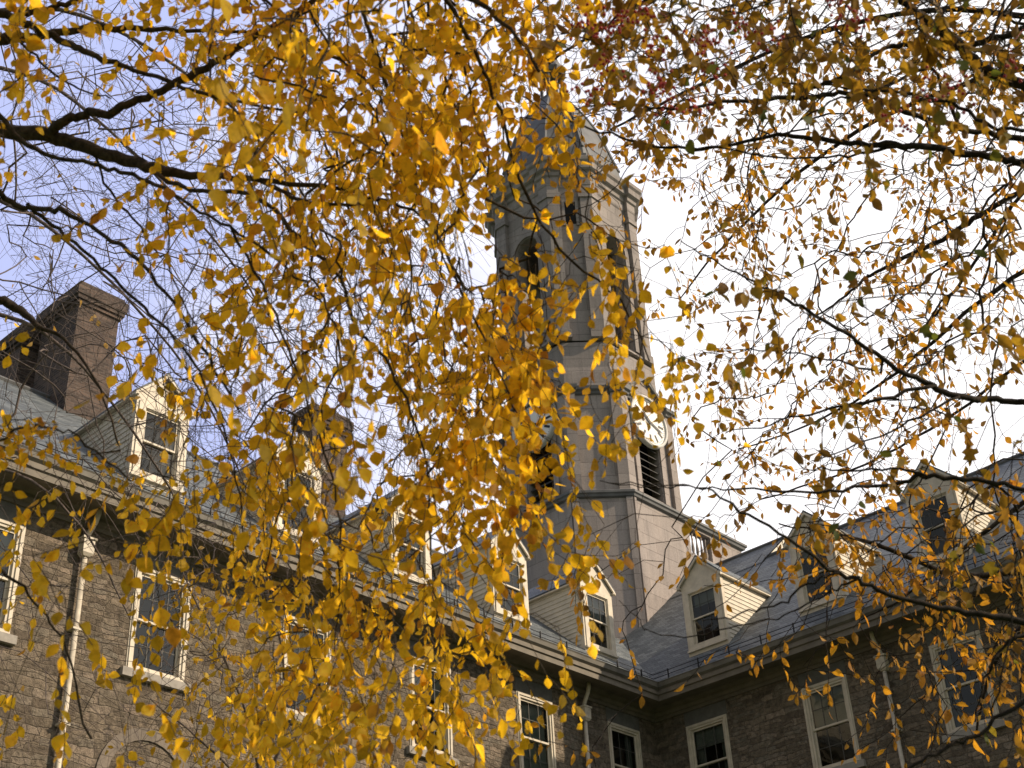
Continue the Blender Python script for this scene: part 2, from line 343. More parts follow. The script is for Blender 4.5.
# blank arch in the left wall
m = MB(); cy, cz, ri, ro = -14.85, 9.25, .78, 1.0
def arc(r, x): return [(x, cy+r*math.cos(math.pi*k/16), cz+r*math.sin(math.pi*k/16)) for k in range(17)]
a, b = arc(ri, .03), arc(ro, .03); a2, b2 = arc(ri, -.1), arc(ro, -.002)
v = a+b+a2+b2; f = []
for k in range(16):
    f += [(k, k+1, 18+k, 17+k), (k, 34+k, 35+k, k+1), (17+k, 18+k, 52+k, 51+k)]
m.add(v, f); m.box(-.002, .03, cy-ro, cy-ri, 6.2, cz).box(-.002, .03, cy+ri, cy+ro, 6.2, cz); m.build('blind_arch', 'arch', bld)

# dormers --------------------------------------------------------------
def make_dormer(loc, rz):
    d = empty('dormer', loc, bld, rz)
    fy = .40; hw = .60; ze = 17.2; za = 17.86
    zr = lambda y: Z0+SL*y
    # cheeks clad in weatherboards
    m = MB()
    for sgn in (-1, 1):
        z = zr(fy)-.05
        while z < ze:
            z1 = min(z+.125, ze); ya = max(fy, 0)
            yb0, yb1 = (z-Z0)/SL+.05, (z1-Z0)/SL+.05
            yb0 = max(yb0, fy+.02)
            xo, xi = sgn*(hw+.022), sgn*(hw+.004)
            q = [(xo, fy, z), (xo, yb0, z), (xi, yb1, z1), (xi, fy, z1), (sgn*(hw-.02), fy, z), (sgn*(hw-.02), yb0, z)]
            m.add(q, [(0, 1, 2, 3) if sgn > 0 else (3, 2, 1, 0), (0, 4, 5, 1) if sgn > 0 else (1, 5, 4, 0)]); z += .125
    m.build('siding', 'siding', d)
    # front: boards, corner posts, gable
    gx0, gx1, gz0, gz1 = -.40, .40, 15.46, 16.86
    m = MB(); bz = zr(fy)-.1
    m.box(-hw-.03, gx0, fy-.02, fy+.10, bz, ze-.02).box(gx1, hw+.03, fy-.02, fy+.10, bz, ze-.02).box(gx0, gx1, fy-.02, fy+.10, bz, gz0).box(gx0, gx1, fy-.02, fy+.10, gz1, ze-.02)
    m.prism([(-hw-.03, fy-.02, ze-.02), (hw+.03, fy-.02, ze-.02), (0, fy-.02, za-.08)], (0, .12, 0))
    m.box(gx0-.17, gx0-.02, fy-.045, fy-.02, 15.32, 17.0).box(gx1+.02, gx1+.17, fy-.045, fy-.02, 15.32, 17.0).box(gx0-.02, gx1+.02, fy-.045, fy-.02, gz1+.02, 17.0).box(gx0-.22, gx1+.22, fy-.09, fy-.02, 15.27, 15.319).box(gx0-.02, gx1+.02, fy-.045, fy-.02, 15.32, gz0-.01)
    m.build('front', 'paint', d)
    s = MB(); mu = MB(); zm = (gz0+gz1)/2
    frame_rect(s, gx0, gx1, zm-.02, gz1, .04, fy+.01, fy+.04); frame_rect(s, gx0, gx1, gz0, zm+.02, .04, fy+.045, fy+.075)
    for (q0, q1, yy) in ((zm, gz1, fy+.02), (gz0, zm, fy+.055)):
        for k in (1, 2): xx = gx0+(gx1-gx0)*k/3; mu.box(xx-.006, xx+.006, yy, yy+.012, q0+.03, q1-.03)
        zz = (q0+q1)/2; mu.box(gx0+.03, gx1-.03, yy+.001, yy+.011, zz-.006, zz+.006)
    s.build('sash', 'paint', d); mu.build('muntin', 'muntin', d)
    g = MB().add([(gx0, fy+.03, zm), (gx1, fy+.03, zm), (gx1, fy+.03, gz1), (gx0, fy+.03, gz1)], [(0, 1, 2, 3)]).add([(gx0, fy+.065, gz0), (gx1, fy+.065, gz0), (gx1, fy+.065, zm), (gx0, fy+.065, zm)], [(0, 1, 2, 3)])
    g.build('pane', 'bglass', d)
    MB().box(-.56, .56, fy+.7, fy+.74, 15.6, 17.1).build('room_shade', 'room_shade', d)  # dark backing board, painted as the shade inside the dormer
    # roof
    m = MB(); y0 = fy-.10; ex = hw+.12; zz = ze-.03; sl = (za-zz)/ex
    for sgn in (-1, 1):
        yb_e, yb_r = (zz-Z0)/SL+.02, (za-Z0)/SL+.05
        top = [(0, y0, za), (sgn*ex, y0, zz), (sgn*ex, yb_e, zz), (0, yb_r, za)]; bot = [(x, y, z-.05) for x, y, z in top]
        m.add(top+bot, [(0, 1, 2, 3), (7, 6, 5, 4), (0, 4, 5, 1), (1, 5, 6, 2)])
    m.build('roof', 'slate', d)
    m = MB()
    for sgn in (-1, 1):
        p = [(0, y0-.004, za-.055), (sgn*ex, y0-.004, zz-.055), (sgn*ex, y0-.004, zz-.12), (0, y0-.004, za-.13)]
        m.prism(p, (0, .05, 0)); m.box(min(sgn*(hw+.03), sgn*ex), max(sgn*(hw+.03), sgn*ex), fy-.1, (zz-Z0)/SL, zz-.09, zz-.052)
    m.build('bargeboard', 'paint', d)
    return d
dL = [1.45, 4.78, 8.10, 11.45, 14.98]; dR = [1.68, 5.1, 8.45, 11.8, 15.2]
d0 = make_dormer((0, -dL[0], 0), R(90))
for s in dL[1:]: c = copy_tree(d0, bld); c.location = (0, -s, 0)
for s in dR: c = copy_tree(d0, bld); c.location = (s, 0, 0); c.rotation_euler = (0, 0, 0)
for d_, drop in zip([o for o in bld.children if o.name.startswith('dormer')], (.42, .2, .5, .3, 0, .25, .15, .0, .4, 0)):
    if drop: MB().box(-.36, .36, .52, .526, 16.84-1.36*drop, 16.84).build('blind', 'blind', d_)

# downpipes --------------------------------------------------------------
def downpipe(x, y, rz, off):
    p = empty('downpipe', (x, y, 0), bld, rz)
    MB().tube([(off, -.34, 13.90), (off, -.33, 13.80), (off*.8, -.28, 13.66), (off*.3, -.17, 13.50), (0, -.13, 13.42), (0, -.12, 13.34)], .05, 10).tube([(0, -.12, 13.1), (0, -.12, .2)], .05, 10).build('pipe', 'pipe', p, True)
    m = MB().ring([[(-.07, -.19, 13.0), (.07, -.19, 13.0), (.07, -.06, 13.0), (-.07, -.06, 13.0)], [(-.11, -.23, 13.06), (.11, -.23, 13.06), (.11, -.04, 13.06), (-.11, -.04, 13.06)], [(-.11, -.23, 13.32), (.11, -.23, 13.32), (.11, -.04, 13.32), (-.11, -.04, 13.32)]])
    m.box(-.14, .14, -.25, -.02, 13.32, 13.36); m.build('hopper', 'pipe', p)
    for z in (11.6, 9.9, 8.0, 5.5, 3.0):
        MB().box(-.09, .09, -.19, -.005, z, z+.04).tube([(0, -.12, z-.02), (0, -.12, z+.07)], .062, 10).build('pipe_clip', 'pipe', p)
    return p
downpipe(0, -16.6, R(90), .05); downpipe(0, -2.92, R(90), -.02); downpipe(6.66, 0, 0, -.03)

# chimneys ------------------------------------------------------------------
def chimney(x0, x1, y0, y1, z1, zb=19.0, steps=True):
    m = MB().box(x0, x1, y0, y1, zb, z1-.62)
    for k, (o, a, b_) in enumerate(((.05, z1-.62, z1-.52), (.10, z1-.52, z1-.40), (.14, z1-.40, z1-.12), (.07, z1-.12, z1))):
        m.box(x0-o, x1+o, y0-o, y1+o, a, b_)
    c = m.build('chimney', 'brick', roof); f = MB()
    n = max(1, int((x1-x0)/.5))
    for i in range(n): MB().tube([(x0+(i+.5)*(x1-x0)/n, (y0+y1)/2, z1), (x0+(i+.5)*(x1-x0)/n, (y0+y1)/2, z1+.12)], .14, 10).build('chimney_pot', 'brick', c, True)
    return c
chimney(-6.9, -5.2, -14.62, -13.5, 23.05); chimney(-9.2, -7.3, -14.9, -13.8, 22.75, 17.5)
chimney(-6.15, -5.5, -7.0, -5.75, 22.85)

# ------------------------------------------------------------------ tower
tw = tag(empty('bell_tower', (-6.0, 5.8, 0)), 'tall limestone tower with louvred clock openings, arched lantern and dome above the roofs', 'tower')
def octo(A, h, z): return [(h, -A, z), (A, -h, z), (A, h, z), (h, A, z), (-h, A, z), (-A, h, z), (-A, -h, z), (-h, -A, z)]
def stack(levels): return MB().ring([octo(*l) for l in levels])
# base block with terrace behind parapet
m = MB(); A, h = 2.8, 1.4; bk = 4.6
pl = lambda z: [(h, -A, z), (A, -h, z), (A, bk, z), (-A, bk, z), (-A, -h, z), (-h, -A, z)]
m.ring([pl(12.0), pl(21.75)]); base = m.build('base', 'ashlar', tw)
m = MB(); T = .32
m.prism([(h, -A, 21.75), (A, -h, 21.75), (A, 1.35, 21.75), (-A, 1.35, 21.75), (-A, -h, 21.75), (-h, -A, 21.75)], (0, 0, 1.30))
for sx in (1, -1):
    a, b_ = sorted((sx*A, sx*(A-T)))
    m.box(a, b_, 1.35, 1.55, 21.75, 23.05).box(a, b_, 2.75, bk, 21.75, 23.05).box(a, b_, 1.55, 2.75, 21.75, 21.98).box(a, b_, 1.55, 2.75, 22.92, 23.05)
m.box(-A+T, A-T, bk-T, bk, 21.75, 23.05); m.build('parapet', 'ashlar', base)
m = MB()
for sx in (1, -1):
    for k in range(5):
        y = 1.65+k*.25; x = sx*(A-.16)
        prof = [(.07, 21.98), (.07, 22.05), (.045, 22.08), (.085, 22.25), (.075, 22.38), (.04, 22.58), (.038, 22.72), (.065, 22.80), (.065, 22.92)]
        MB().ring([[(x+.66*r*math.cos(q), y+.66*r*math.sin(q), z) for q in (2*math.pi*i/10 for i in range(10))] for r, z in prof]).build('baluster', 'ashlar', base, True)
# pilaster strips and string course
m = MB()
def strip(m, p, q, w, pr, z0, z1):
    """raised strip at p on face p->q"""
    p, q = Vector((*p, 0)), Vector((*q, 0)); d = (q-p).normalized(); n = Vector((d.y, -d.x, 0))
    if n.dot(p) < 0: n = -n
    a = p+d*.002; b_ = p+d*w; m.prism([a+Vector((0, 0, z0)), b_+Vector((0, 0, z0)), b_+n*pr+Vector((0, 0, z0)), a+n*pr+Vector((0, 0, z0))], (0, 0, z1-z0))
strip(m, (h, -A), (A, -h), .22, .07, 13, 23.0); strip(m, (A, -h), (h, -A), .22, .07, 13, 23.0); strip(m, (-h, -A), (-A, -h), .22, .07, 13, 23.0)
strip(m, (h, -A), (-h, -A), .25, .07, 13, 23.0); strip(m, (A, -h), (A, h), .10, .07, 13, 23.0)
m.build('pilaster', 'ashlar', base)
def octo_r(A, h, z, o, pr, w):
    V = [Vector(p) for p in octo(A, h, z)]; Vo = [Vector(p) for p in octo(A+o, h+o*.414, z)]; Vc = [Vector(p) for p in octo(A+o+pr, h+(o+pr)*.414, z)]; out = []
    for i in range(8):
        a, b_ = V[i], V[(i+1) % 8]; d = (b_-a).normalized(); n = Vector((d.y, -d.x, 0))
        out += [Vc[i], a+d*w+n*(o+pr), a+d*w+n*o, b_-d*w+n*o, b_-d*w+n*(o+pr)]
    return out
def piers(A, h, z0, z1, w, pr, name, mat, parent):
    V = [Vector(p) for p in octo(A, h, z0)]; Vc = [Vector(p) for p in octo(A+pr, h+pr*.414, z0)]
    for i in range(8):
        a = V[i]; dn = (V[(i+1) % 8]-a).normalized(); dp = (V[i-1]-a).normalized(); nn = Vector((dn.y, -dn.x, 0)); np_ = Vector((-dp.y, dp.x, 0))
        MB().prism([a+dp*w-np_*.02, a+dp*w+np_*pr, Vc[i], a+dn*w+nn*pr, a+dn*w-nn*.02, a*.97+Vector((0, 0, z0*.03))], (0, 0, z1-z0)).build(name, mat, parent)
def course_r(A, h, z, prof, pr, w): return MB().ring([octo_r(A, h, z+dz, o, pr if o > 0 else 0, w+max(o, 0)*.5) for o, dz in prof])
def course(A, h, z, prof, bk=None):
    L = []
    for o, dz in prof:
        a_, h_ = A+o, h+o*.414
        L.append(octo(a_, h_, z+dz) if bk is None else [(h_, -a_, z+dz), (a_, -h_, z+dz), (a_, bk+o, z+dz), (-a_, bk+o, z+dz), (-a_, -h_, z+dz), (-h_, -a_, z+dz)])
    return MB().ring(L, caps=(bk is None, bk is None))
course(A, h, 23.0, [(.02, 0), (.10, .03), (.12, .10), (.17, .14), (.17, .22), (.04, .30), (-.30, .31), (-.33, .28), (-.33, .02), (.02, 0)], bk).build('string_course', 'lead', base)

# clock stage
A1, h1 = 2.62, 1.34
def panel_ring(A, h, z0, z1, ops, T=.5, arch=True, chamfer_niche=None):
    """octagonal shell with an opening (half width w, sill a, springing b) in each straight face"""
    m = MB(); w, a, b = ops
    for k in range(4):
        c, s = round(math.cos(k*math.pi/2)), round(math.sin(k*math.pi/2))
        tr = lambda x, y, z: (x*c-y*s, x*s+y*c, z)
        n = 12; arcp = [(w*math.cos(math.pi*i/n), b+w*math.sin(math.pi*i/n)) for i in range(n+1)]
        for yy, fl in ((-A, 1), (-A+T, -1)):
            hh = h if fl > 0 else h-.414*T*.6
            q = []
            q.append([(w, z0), (hh, z0), (hh, z1), (w, z1)]); q.append([(-hh, z0), (-w, z0), (-w, z1), (-hh, z1)]); q.append([(-w, z0), (w, z0), (w, a), (-w, a)])
            for i in range(n): q.append([arcp[i], (arcp[i][0], z1), (arcp[i+1][0], z1), arcp[i+1]])
            for poly in q:
                P = [tr(x, yy, z) for x, z in poly]; m.add(P, [tuple(range(4))])
        # reveals
        loop = [(w, a)]+arcp+[(-w, a)]
        for i in range(len(loop)):
            p, q2 = loop[i], loop[(i+1) % len(loop)]
            m.add([tr(p[0], -A, p[1]), tr(q2[0], -A, q2[1]), tr(q2[0], -A+T, q2[1]), tr(p[0], -A+T, p[1])], [(0, 1, 2, 3)])
        m.add([tr(h, -A, z0), tr(A, -h, z0), tr(A, -h, z1), tr(h, -A, z1)], [(0, 1, 2, 3)])
        hi = h-.414*T*.6; m.add([tr(hi, -A+T, z0), tr(A-T, -hi, z0), tr(A-T, -hi, z1), tr(hi, -A+T, z1)], [(0, 1, 2, 3)])
    return m
m = panel_ring(A1, h1, 23.25, 28.0, (.56, 23.55, 26.3), .45)
st1 = m.build('clock_stage', 'ashlar', tw)
stack([(A1-.46, h1-.2, 23.3), (A1-.46, h1-.2, 28.0)]).build('belfry_shade', 'dark', st1)  # black core behind the louvres, the inner shade put into its colour
m = MB()
for k in range(4):
    c, s = round(math.cos(k*math.pi/2)), round(math.sin(k*math.pi/2)); rot = lambda p: (p[0]*c-p[1]*s, p[0]*s+p[1]*c)
    for sg in (-1, 1):   # architrave beside the opening
        P = [(sg*.60, -A1-.06), (sg*.82, -A1-.06), (sg*.82, -A1+.002), (sg*.60, -A1+.002)]
        m.prism([(*rot(p), 23.5) for p in (P if sg < 0 else P[::-1])], (0, 0, 3.2))
    m.build('architrave', 'ashlar', st1); m = MB()
piers(A1, h1, 23.3, 27.1, .30, .13, 'pilaster', 'ashlar', st1)
# louvres
m = MB()
for k in range(4):
    c, s = round(math.cos(k*math.pi/2)), round(math.sin(k*math.pi/2)); rot = lambda x, y, z: (x*c-y*s, x*s+y*c, z)
    z = 23.6
    while z < 26.7:
        m.add([rot(*p) for p in ((-.56, -A1+.08, z), (.56, -A1+.08, z), (.56, -A1+.30, z+.2), (-.56, -A1+.30, z+.2), (-.56, -A1+.08, z+.03), (.56, -A1+.08, z+.03), (.56, -A1+.30, z+.23), (-.56, -A1+.30, z+.23))],
              [(0, 1, 2, 3), (7, 6, 5, 4), (0, 4, 5, 1)]); z += .27
    m.build('louvre', 'louvre', st1); m = MB()
# clocks
for k in range(4):
    ang = k*math.pi/2
    ck = empty('clock', (0, 0, 26.45), tw, ang)
    def disc(r, y0, y1, n=48): return MB().ring([[(r*math.cos(2*math.pi*i/n), y, r*math.sin(2*math.pi*i/n)) for i in range(n)] for y in (y0, y1)])
    disc(.88, -A1-.16, -A1-.04).build('dial', 'clock', ck)
    m = MB(); n = 48
    L = [[(r*math.cos(2*math.pi*i/n), y, r*math.sin(2*math.pi*i/n)) for i in range(n)] for r, y in ((.885, -A1-.05), (.885, -A1-.20), (.93, -A1-.23), (1.0, -A1-.20), (1.0, -A1-.05))]
    m.ring(L, caps=(False, False)); m.build('bezel', 'gold', ck, True)
    m = MB()
    for i in range(60):
        th = 2*math.pi*i/60; ca, sa = math.cos(th), math.sin(th)
        r1, r2, w_ = (.52, .79, .042) if i % 5 == 0 else (.80, .83, .007)
        P = [(r1, -w_), (r2, -w_), (r2, w_), (r1, w_)]; q_ = MB() if i % 5 == 0 else m
        q_.prism([(x*ca-z*sa, -A1-.172, x*sa+z*ca) for x, z in P], (0, .008, 0))
        if i % 5 == 0: q_.build('hour_mark', 'clockink', ck)
    m.build('minute_track', 'clockink', ck)
    m = MB()
    for th, L_, w_ in ((R(90-310), .5, .05), (R(90-110), .74, .036)):
        ca, sa = math.cos(th), math.sin(th); P = [(-.12, -w_), (L_*.8, -w_), (L_, 0), (L_*.8, w_), (-.12, w_)]
        m.prism([(x*ca-z*sa, -A1-.19-w_*.3, x*sa+z*ca) for x, z in P], (0, .008, 0))
    m.build('hand', 'clockink', ck)
# cornice of the clock stage, gables over the straight faces
course_r(A1, h1, 27.06, [(.01, 0), (.06, .03), (.08, .10), (.16, .16), (.18, .28), (.06, .36), (-.2, .38)], .13, .30).build('cornice', 'lead', st1)
m = MB(); mp = MB()
for k in range(4):
    c, s = round(math.cos(k*math.pi/2)), round(math.sin(k*math.pi/2)); rot = lambda x, y, z: (x*c-y*s, x*s+y*c, z)
    B = A1+.10
    pf = [rot(-1.25, -B, 27.2), rot(1.25, -B, 27.2), rot(0, -B, 28.15)]; dv = Vector(rot(0, 1.0, 0))
    mp.prism(pf, dv)
    for sg in (-1, 1):
        q = [rot(0, -B-.12, 28.15), rot(sg*1.42, -B-.12, 27.03), rot(sg*1.42, -B-.12, 27.17), rot(0, -B-.12, 28.32)]
        m.prism(q, Vector(rot(0, 1.3, 0)))
mp.build('pediment', 'ashlar', st1); m.build('gable_roof', 'lead', st1)
# lantern drum and arched stage
A2, h2 = 2.30, 1.24
drum = stack([(A1-.1, h1-.05, 27.45), (A1-.1, h1-.05, 27.9), (A2+.12, h2+.05, 28.25), (A2+.12, h2+.05, 29.25), (A2, h2, 29.4)]).build('drum', 'weathered', tw)
m = panel_ring(A2, h2, 29.38, 36.5, (.52, 29.55, 34.1), .5); lan = m.build('lantern', 'weathered', tw); lan.location = (0, -.25, 0); drum.location = (0, -.12, 0)
stack([(A2-.4, h2-.15, 29.36), (A2-.4, h2-.15, 29.5)]).build('lantern_floor', 'lead', lan); stack([(A2-.3, h2-.15, 36.2), (A2-.3, h2-.15, 36.5)]).build('lantern_ceiling', 'ashlar', lan)
m = MB(); sil = MB(); ar = MB(); ni = MB()
for k in range(4):
    c, s = round(math.cos(k*math.pi/2)), round(math.sin(k*math.pi/2)); rot = lambda p: (p[0]*c-p[1]*s, p[0]*s+p[1]*c); r3 = lambda x, y, z: (x*c-y*s, x*s+y*c, z)
    sil = MB(); sil.prism([r3(-.8, -A2-.16, 29.42), r3(-.8, -A2-.16, 29.50), r3(-.8, -A2+.3, 29.66), r3(-.8, -A2+.3, 29.42)], Vector(r3(1.6, 0, 0))); sil.build('sill', 'weathered', lan)
    n = 14; a_ = [(.56*math.cos(math.pi*i/n), 34.1+.56*math.sin(math.pi*i/n)) for i in range(n+1)]; b_ = [(.76*math.cos(math.pi*i/n), 34.1+.76*math.sin(math.pi*i/n)) for i in range(n+1)]
    a_ = [(.56, 29.7)]+a_+[(-.56, 29.7)]; b_ = [(.76, 29.7)]+b_+[(-.76, 29.7)]; N = len(a_)
    V = [r3(x, -A2-.07, z) for x, z in a_]+[r3(x, -A2-.07, z) for x, z in b_]+[r3(x, -A2+.002, z) for x, z in a_]+[r3(x, -A2+.002, z) for x, z in b_]
    fc = []
    for i in range(N-1): fc += [(i, i+1, N+i+1, N+i), (i, 2*N+i, 2*N+i+1, i+1), (N+i, N+i+1, 3*N+i+1, 3*N+i)]
    ar.add(V, fc)
    # slit in the splayed face: black slab painted as a recess's shade, stone surround
    p, q = Vector((*rot((h2, -A2)), 0)), Vector((*rot((A2, -h2)), 0)); mid = (p+q)/2; d = (q-p).normalized(); nn = Vector((mid.x, mid.y, 0)).normalized()
    Z = lambda z: Vector((0, 0, z))
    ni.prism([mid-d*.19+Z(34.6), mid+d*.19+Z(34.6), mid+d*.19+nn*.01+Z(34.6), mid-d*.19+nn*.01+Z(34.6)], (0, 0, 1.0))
    for sg in (-1, 1): ar.prism([mid+d*sg*.20+Z(34.5), mid+d*sg*.30+Z(34.5), mid+d*sg*.30+nn*.07+Z(34.5), mid+d*sg*.20+nn*.07+Z(34.5)], (0, 0, 1.2))
    ar.prism([mid-d*.199+Z(35.6), mid+d*.199+Z(35.6), mid+d*.199+nn*.07+Z(35.6), mid-d*.199+nn*.07+Z(35.6)], (0, 0, .1))
    ar.build('arch_moulding', 'weathered', lan); ni.build('niche_shade', 'dark', lan); ar = MB(); ni = MB()
piers(A2, h2, 29.42, 36.3, .36, .17, 'pilaster', 'weathered', lan)
for z0_, z1_ in ((29.4, 29.72), (35.72, 35.95)): piers(A2, h2, z0_, z1_, .42, .23, 'pilaster_moulding', 'weathered', lan)

course_r(A2, h2, 36.3, [(.01, 0), (.04, .05), (.05, .40), (.12, .45), (.14, .58), (.28, .68), (.30, .92), (.38, 1.0), (.40, 1.14), (.1, 1.25), (.02, 1.5)], .15, .36).build('cornice', 'weathered', lan)
dome = stack([(2.36, 1.2, 37.7), (2.36, 1.2, 38.05), (2.16, 1.12, 38.2), (2.12, 1.1, 38.6), (1.93, 1.0, 39.3), (1.74, .9, 40.1), (1.48, .76, 41.0), (1.16, .6, 41.8), (.82, .42, 42.5), (.6, .3, 42.9), (.5, .25, 43.0)]).build('dome', 'lead', tw); dome.location = (0, -.25, 0)
m = MB()
for k in range(8):
    L = []
    for A_, h_, z in [(2.12, 1.1, 38.6), (1.93, 1.0, 39.3), (1.74, .9, 40.1), (1.48, .76, 41.0), (1.16, .6, 41.8), (.82, .42, 42.5), (.6, .3, 42.9)]: L.append(octo(A_, h_, z)[k])
    m.tube(L, .07, 5)
m.build('dome_rib', 'lead', dome)
m = MB()
for k in range(8):
    p = octo(.42, .2, 0)[k]; m.tube([(p[0], p[1], 43.0), (p[0], p[1], 44.5)], .055, 6)
m.ring([octo(.52, .25, 43.0), octo(.52, .25, 43.15)]).ring([octo(.52, .25, 44.5), octo(.6, .28, 44.7), octo(.5, .25, 44.8), octo(.3, .15, 45.5), octo(.08, .04, 46.3)])
m.tube([(0, 0, 46.3), (0, 0, 48.2)], .03, 6); m.ring([[(r*math.cos(q), r*math.sin(q), z) for q in (2*math.pi*i/10 for i in range(10))] for r, z in ((.02, 46.4), (.14, 46.55), (.16, 46.65), (.1, 46.8), (.02, 46.85))])
m.build('finial', 'lead', dome)

# ------------------------------------------------------------------ trees
def sm(pts, n=6):
    """Catmull-Rom through (x, y, depth, radius px)"""
    P = [np.array(p, float) for p in pts]; P = [2*P[0]-P[1]]+P+[2*P[-1]-P[-2]]; out = []
    for i in range(1, len(P)-2):
        a, b, c, d = P[i-1:i+3]
        for k in range(n):
            t = k/n; out.append(.5*((2*b)+(c-a)*t+(2*a-5*b+4*c-d)*t*t+(3*b-a-3*c+d)*t**3))
    out.append(P[-2]); return out

class Tree:
    def __init__(s, name, seed, cap_nodes=60000):
        s.rng = np.random.default_rng(seed); s.pos = np.zeros((cap_nodes, 3)); s.par = np.full(cap_nodes, -1); s.rad = np.zeros(cap_nodes); s.dep = np.zeros(cap_nodes)
        s.n = 0; s.base = 0; s.leaves = []; s.thick = MB(); s.name = name
    def node(s, p, par, r=0.):
        i = s.n; s.pos[i] = p; s.par[i] = par; s.rad[i] = r; s.n += 1; return i
    def line(s, pts, rads, par=-1, attach=True):
        last = par; ids = []
        for p, r in zip(pts, rads): last = s.node(p, last, r); ids.append(last)
        return ids
    def nearest(s, p, wt=(1, 1, 1), hang=.0, side=None):
        d = s.pos[:s.n]-p; q = np.sqrt((d*d).sum(1)); c = q*(1+hang*np.clip(-d[:, 2]/(q+1e-6), 0, 1))
        if side is not None: c = c*(1-side[1]*(d@side[0])/(q+1e-6))
        i = int(np.argmin(c)); return i, q[i]
    def grow(s, target, hang=.8, side=None, droop=.10, step=.16, wig=.009):
        i, d = s.nearest(target, hang=hang, side=side); a = s.pos[i].copy(); n = max(2, int(d/step)); last = i
        ax = target-a; g = s.rng.normal(0, 1, 3); g -= ax*(g@ax)/(ax@ax+1e-9); amp = d*.07
        ph = s.rng.uniform(0, 1)
        for k in range(1, n+1):
            t = k/n; p = a+ax*t+g*amp*math.sin(math.pi*t)*.6+np.array([0, 0, 1])*d*droop*math.sin(math.pi*t)+(s.rng.normal(0, wig, 3) if k < n else 0)
            last = s.node(p, last)
        return last
    def finish(s, root, bark, base_r=.0016, p=.42, rmax=.05, limb_ids=()):
        n = s.n; cnt = np.ones(n)
        for i in range(n-1, -1, -1):
            if s.par[i] >= 0: cnt[s.par[i]] += .35 if s.rad[i] > 0 else 1*.25 if False else 0
        # descendants counted by tips
        tips = np.zeros(n); kids = np.zeros(n, int)
        for i in range(n):
            if s.par[i] >= 0: kids[s.par[i]] += 1
        tips[kids == 0] = 1
        for i in range(n-1, -1, -1):
            if s.par[i] >= 0: tips[s.par[i]] += tips[i]
        r = np.minimum(base_r*tips**p, rmax); r = np.where(s.rad[:n] > 0, s.rad[:n], r)
        for i in range(n):   # never thicker than the parent
            q = s.par[i]
            if q >= 0 and s.rad[i] == 0: r[i] = min(r[i], r[q]*.95 if s.rad[q] > 0 else r[q])
        # chains
        m = MB(); done = np.zeros(n, bool); ch = [[] for _ in range(n)]
        for i in range(n):
            if s.par[i] >= 0: ch[s.par[i]].append(i)
        main = [max(c, key=lambda j: tips[j]+1000*(s.rad[j] > 0)) if c else -1 for c in ch]
        for i in range(n):
            q = s.par[i]
            if q >= 0 and main[q] == i: continue
            chain = [q] if q >= 0 else []; j = i
            while j != -1: chain.append(j); j = main[j]
            if len(chain) < 2: continue
            R_ = [r[c] for c in chain]
            if q >= 0: R_[0] = min(R_[0], R_[1]*1.15)
            m.tube(s.pos[chain], R_, 7 if R_[0] > .012 else (4 if R_[0] > .004 else 3), caps=False)
        m.build('branches', bark, root, True)

OV = [(0, 0), (.30, .22), (.42, .45), (.33, .68), (.12, .9), (0, 1.0)]
def leafmesh(T, items, mat, root, lobed=0, wid=.80, petiole=.22, name='crown'):
    V = []; Fc = []
    rng = T.rng
    for (p, L, ax, nrm) in items:
        ax = ax/np.linalg.norm(ax); nrm = nrm-ax*(nrm@ax); nl = np.linalg.norm(nrm)
        if nl < 1e-3: continue
        nrm /= nl; sd = np.cross(ax, nrm); w = L*wid*rng.uniform(.7, 1.15); fold = rng.uniform(.02, .45); curl = rng.uniform(-.15, .6); sw = rng.uniform(-.12, .12)
        o = p+ax*L*petiole; n0 = len(V)
        if rng.random() < lobed:
            out = [(0, 0), (.34, .05), (.50, .32), (.26, .40), (.40, .72), (.16, .70), (0, 1.0)]
        else: out = OV
        for (x, y) in out:
            c = o+ax*L*y+nrm*L*(-curl*y*y*.5)+sd*L*sw*math.sin(3.1*y)
            if x == 0: V.append(c); continue
            V.append(c); V.append(c+sd*w*x+nrm*w*x*fold); V.append(c-sd*w*x+nrm*w*x*fold)
        # indices: first 0 ; middle i: 1+3*(i-1) + {0 mid,1 right,2 left}; last
        k = len(out)-2; last = n0+1+3*k
        mid = [n0]+[n0+1+3*i for i in range(k)]+[last]; rr = [n0]+[n0+2+3*i for i in range(k)]+[last]; ll = [n0]+[n0+3+3*i for i in range(k)]+[last]
        for i in range(k+1):
            if i == 0: Fc += [(mid[0], rr[1], mid[1]), (mid[0], mid[1], ll[1])]
            elif i == k: Fc += [(mid[i], rr[i], last), (mid[i], last, ll[i])]
            else: Fc += [(mid[i], rr[i], rr[i+1], mid[i+1]), (mid[i], mid[i+1], ll[i+1], ll[i])]
        if petiole > .05:
            pr = .0009+L*.006; V += [p+sd*pr, p-sd*pr, o-sd*pr, o+sd*pr]; q = len(V)-4; Fc.append((q, q+1, q+2, q+3))
            Fc.append((q+2, q+3, n0)) if False else None
    Fc = [f for f in Fc if f]
    me = bpy.data.meshes.new(name); me.from_pydata([tuple(v) for v in V], [], Fc); me.update(); me.materials.append(M[mat])
    me.polygons.foreach_set('use_smooth', [True]*len(me.polygons))
    o = bpy.data.objects.new(name, me); C.objects.link(o); o.parent = root; return o

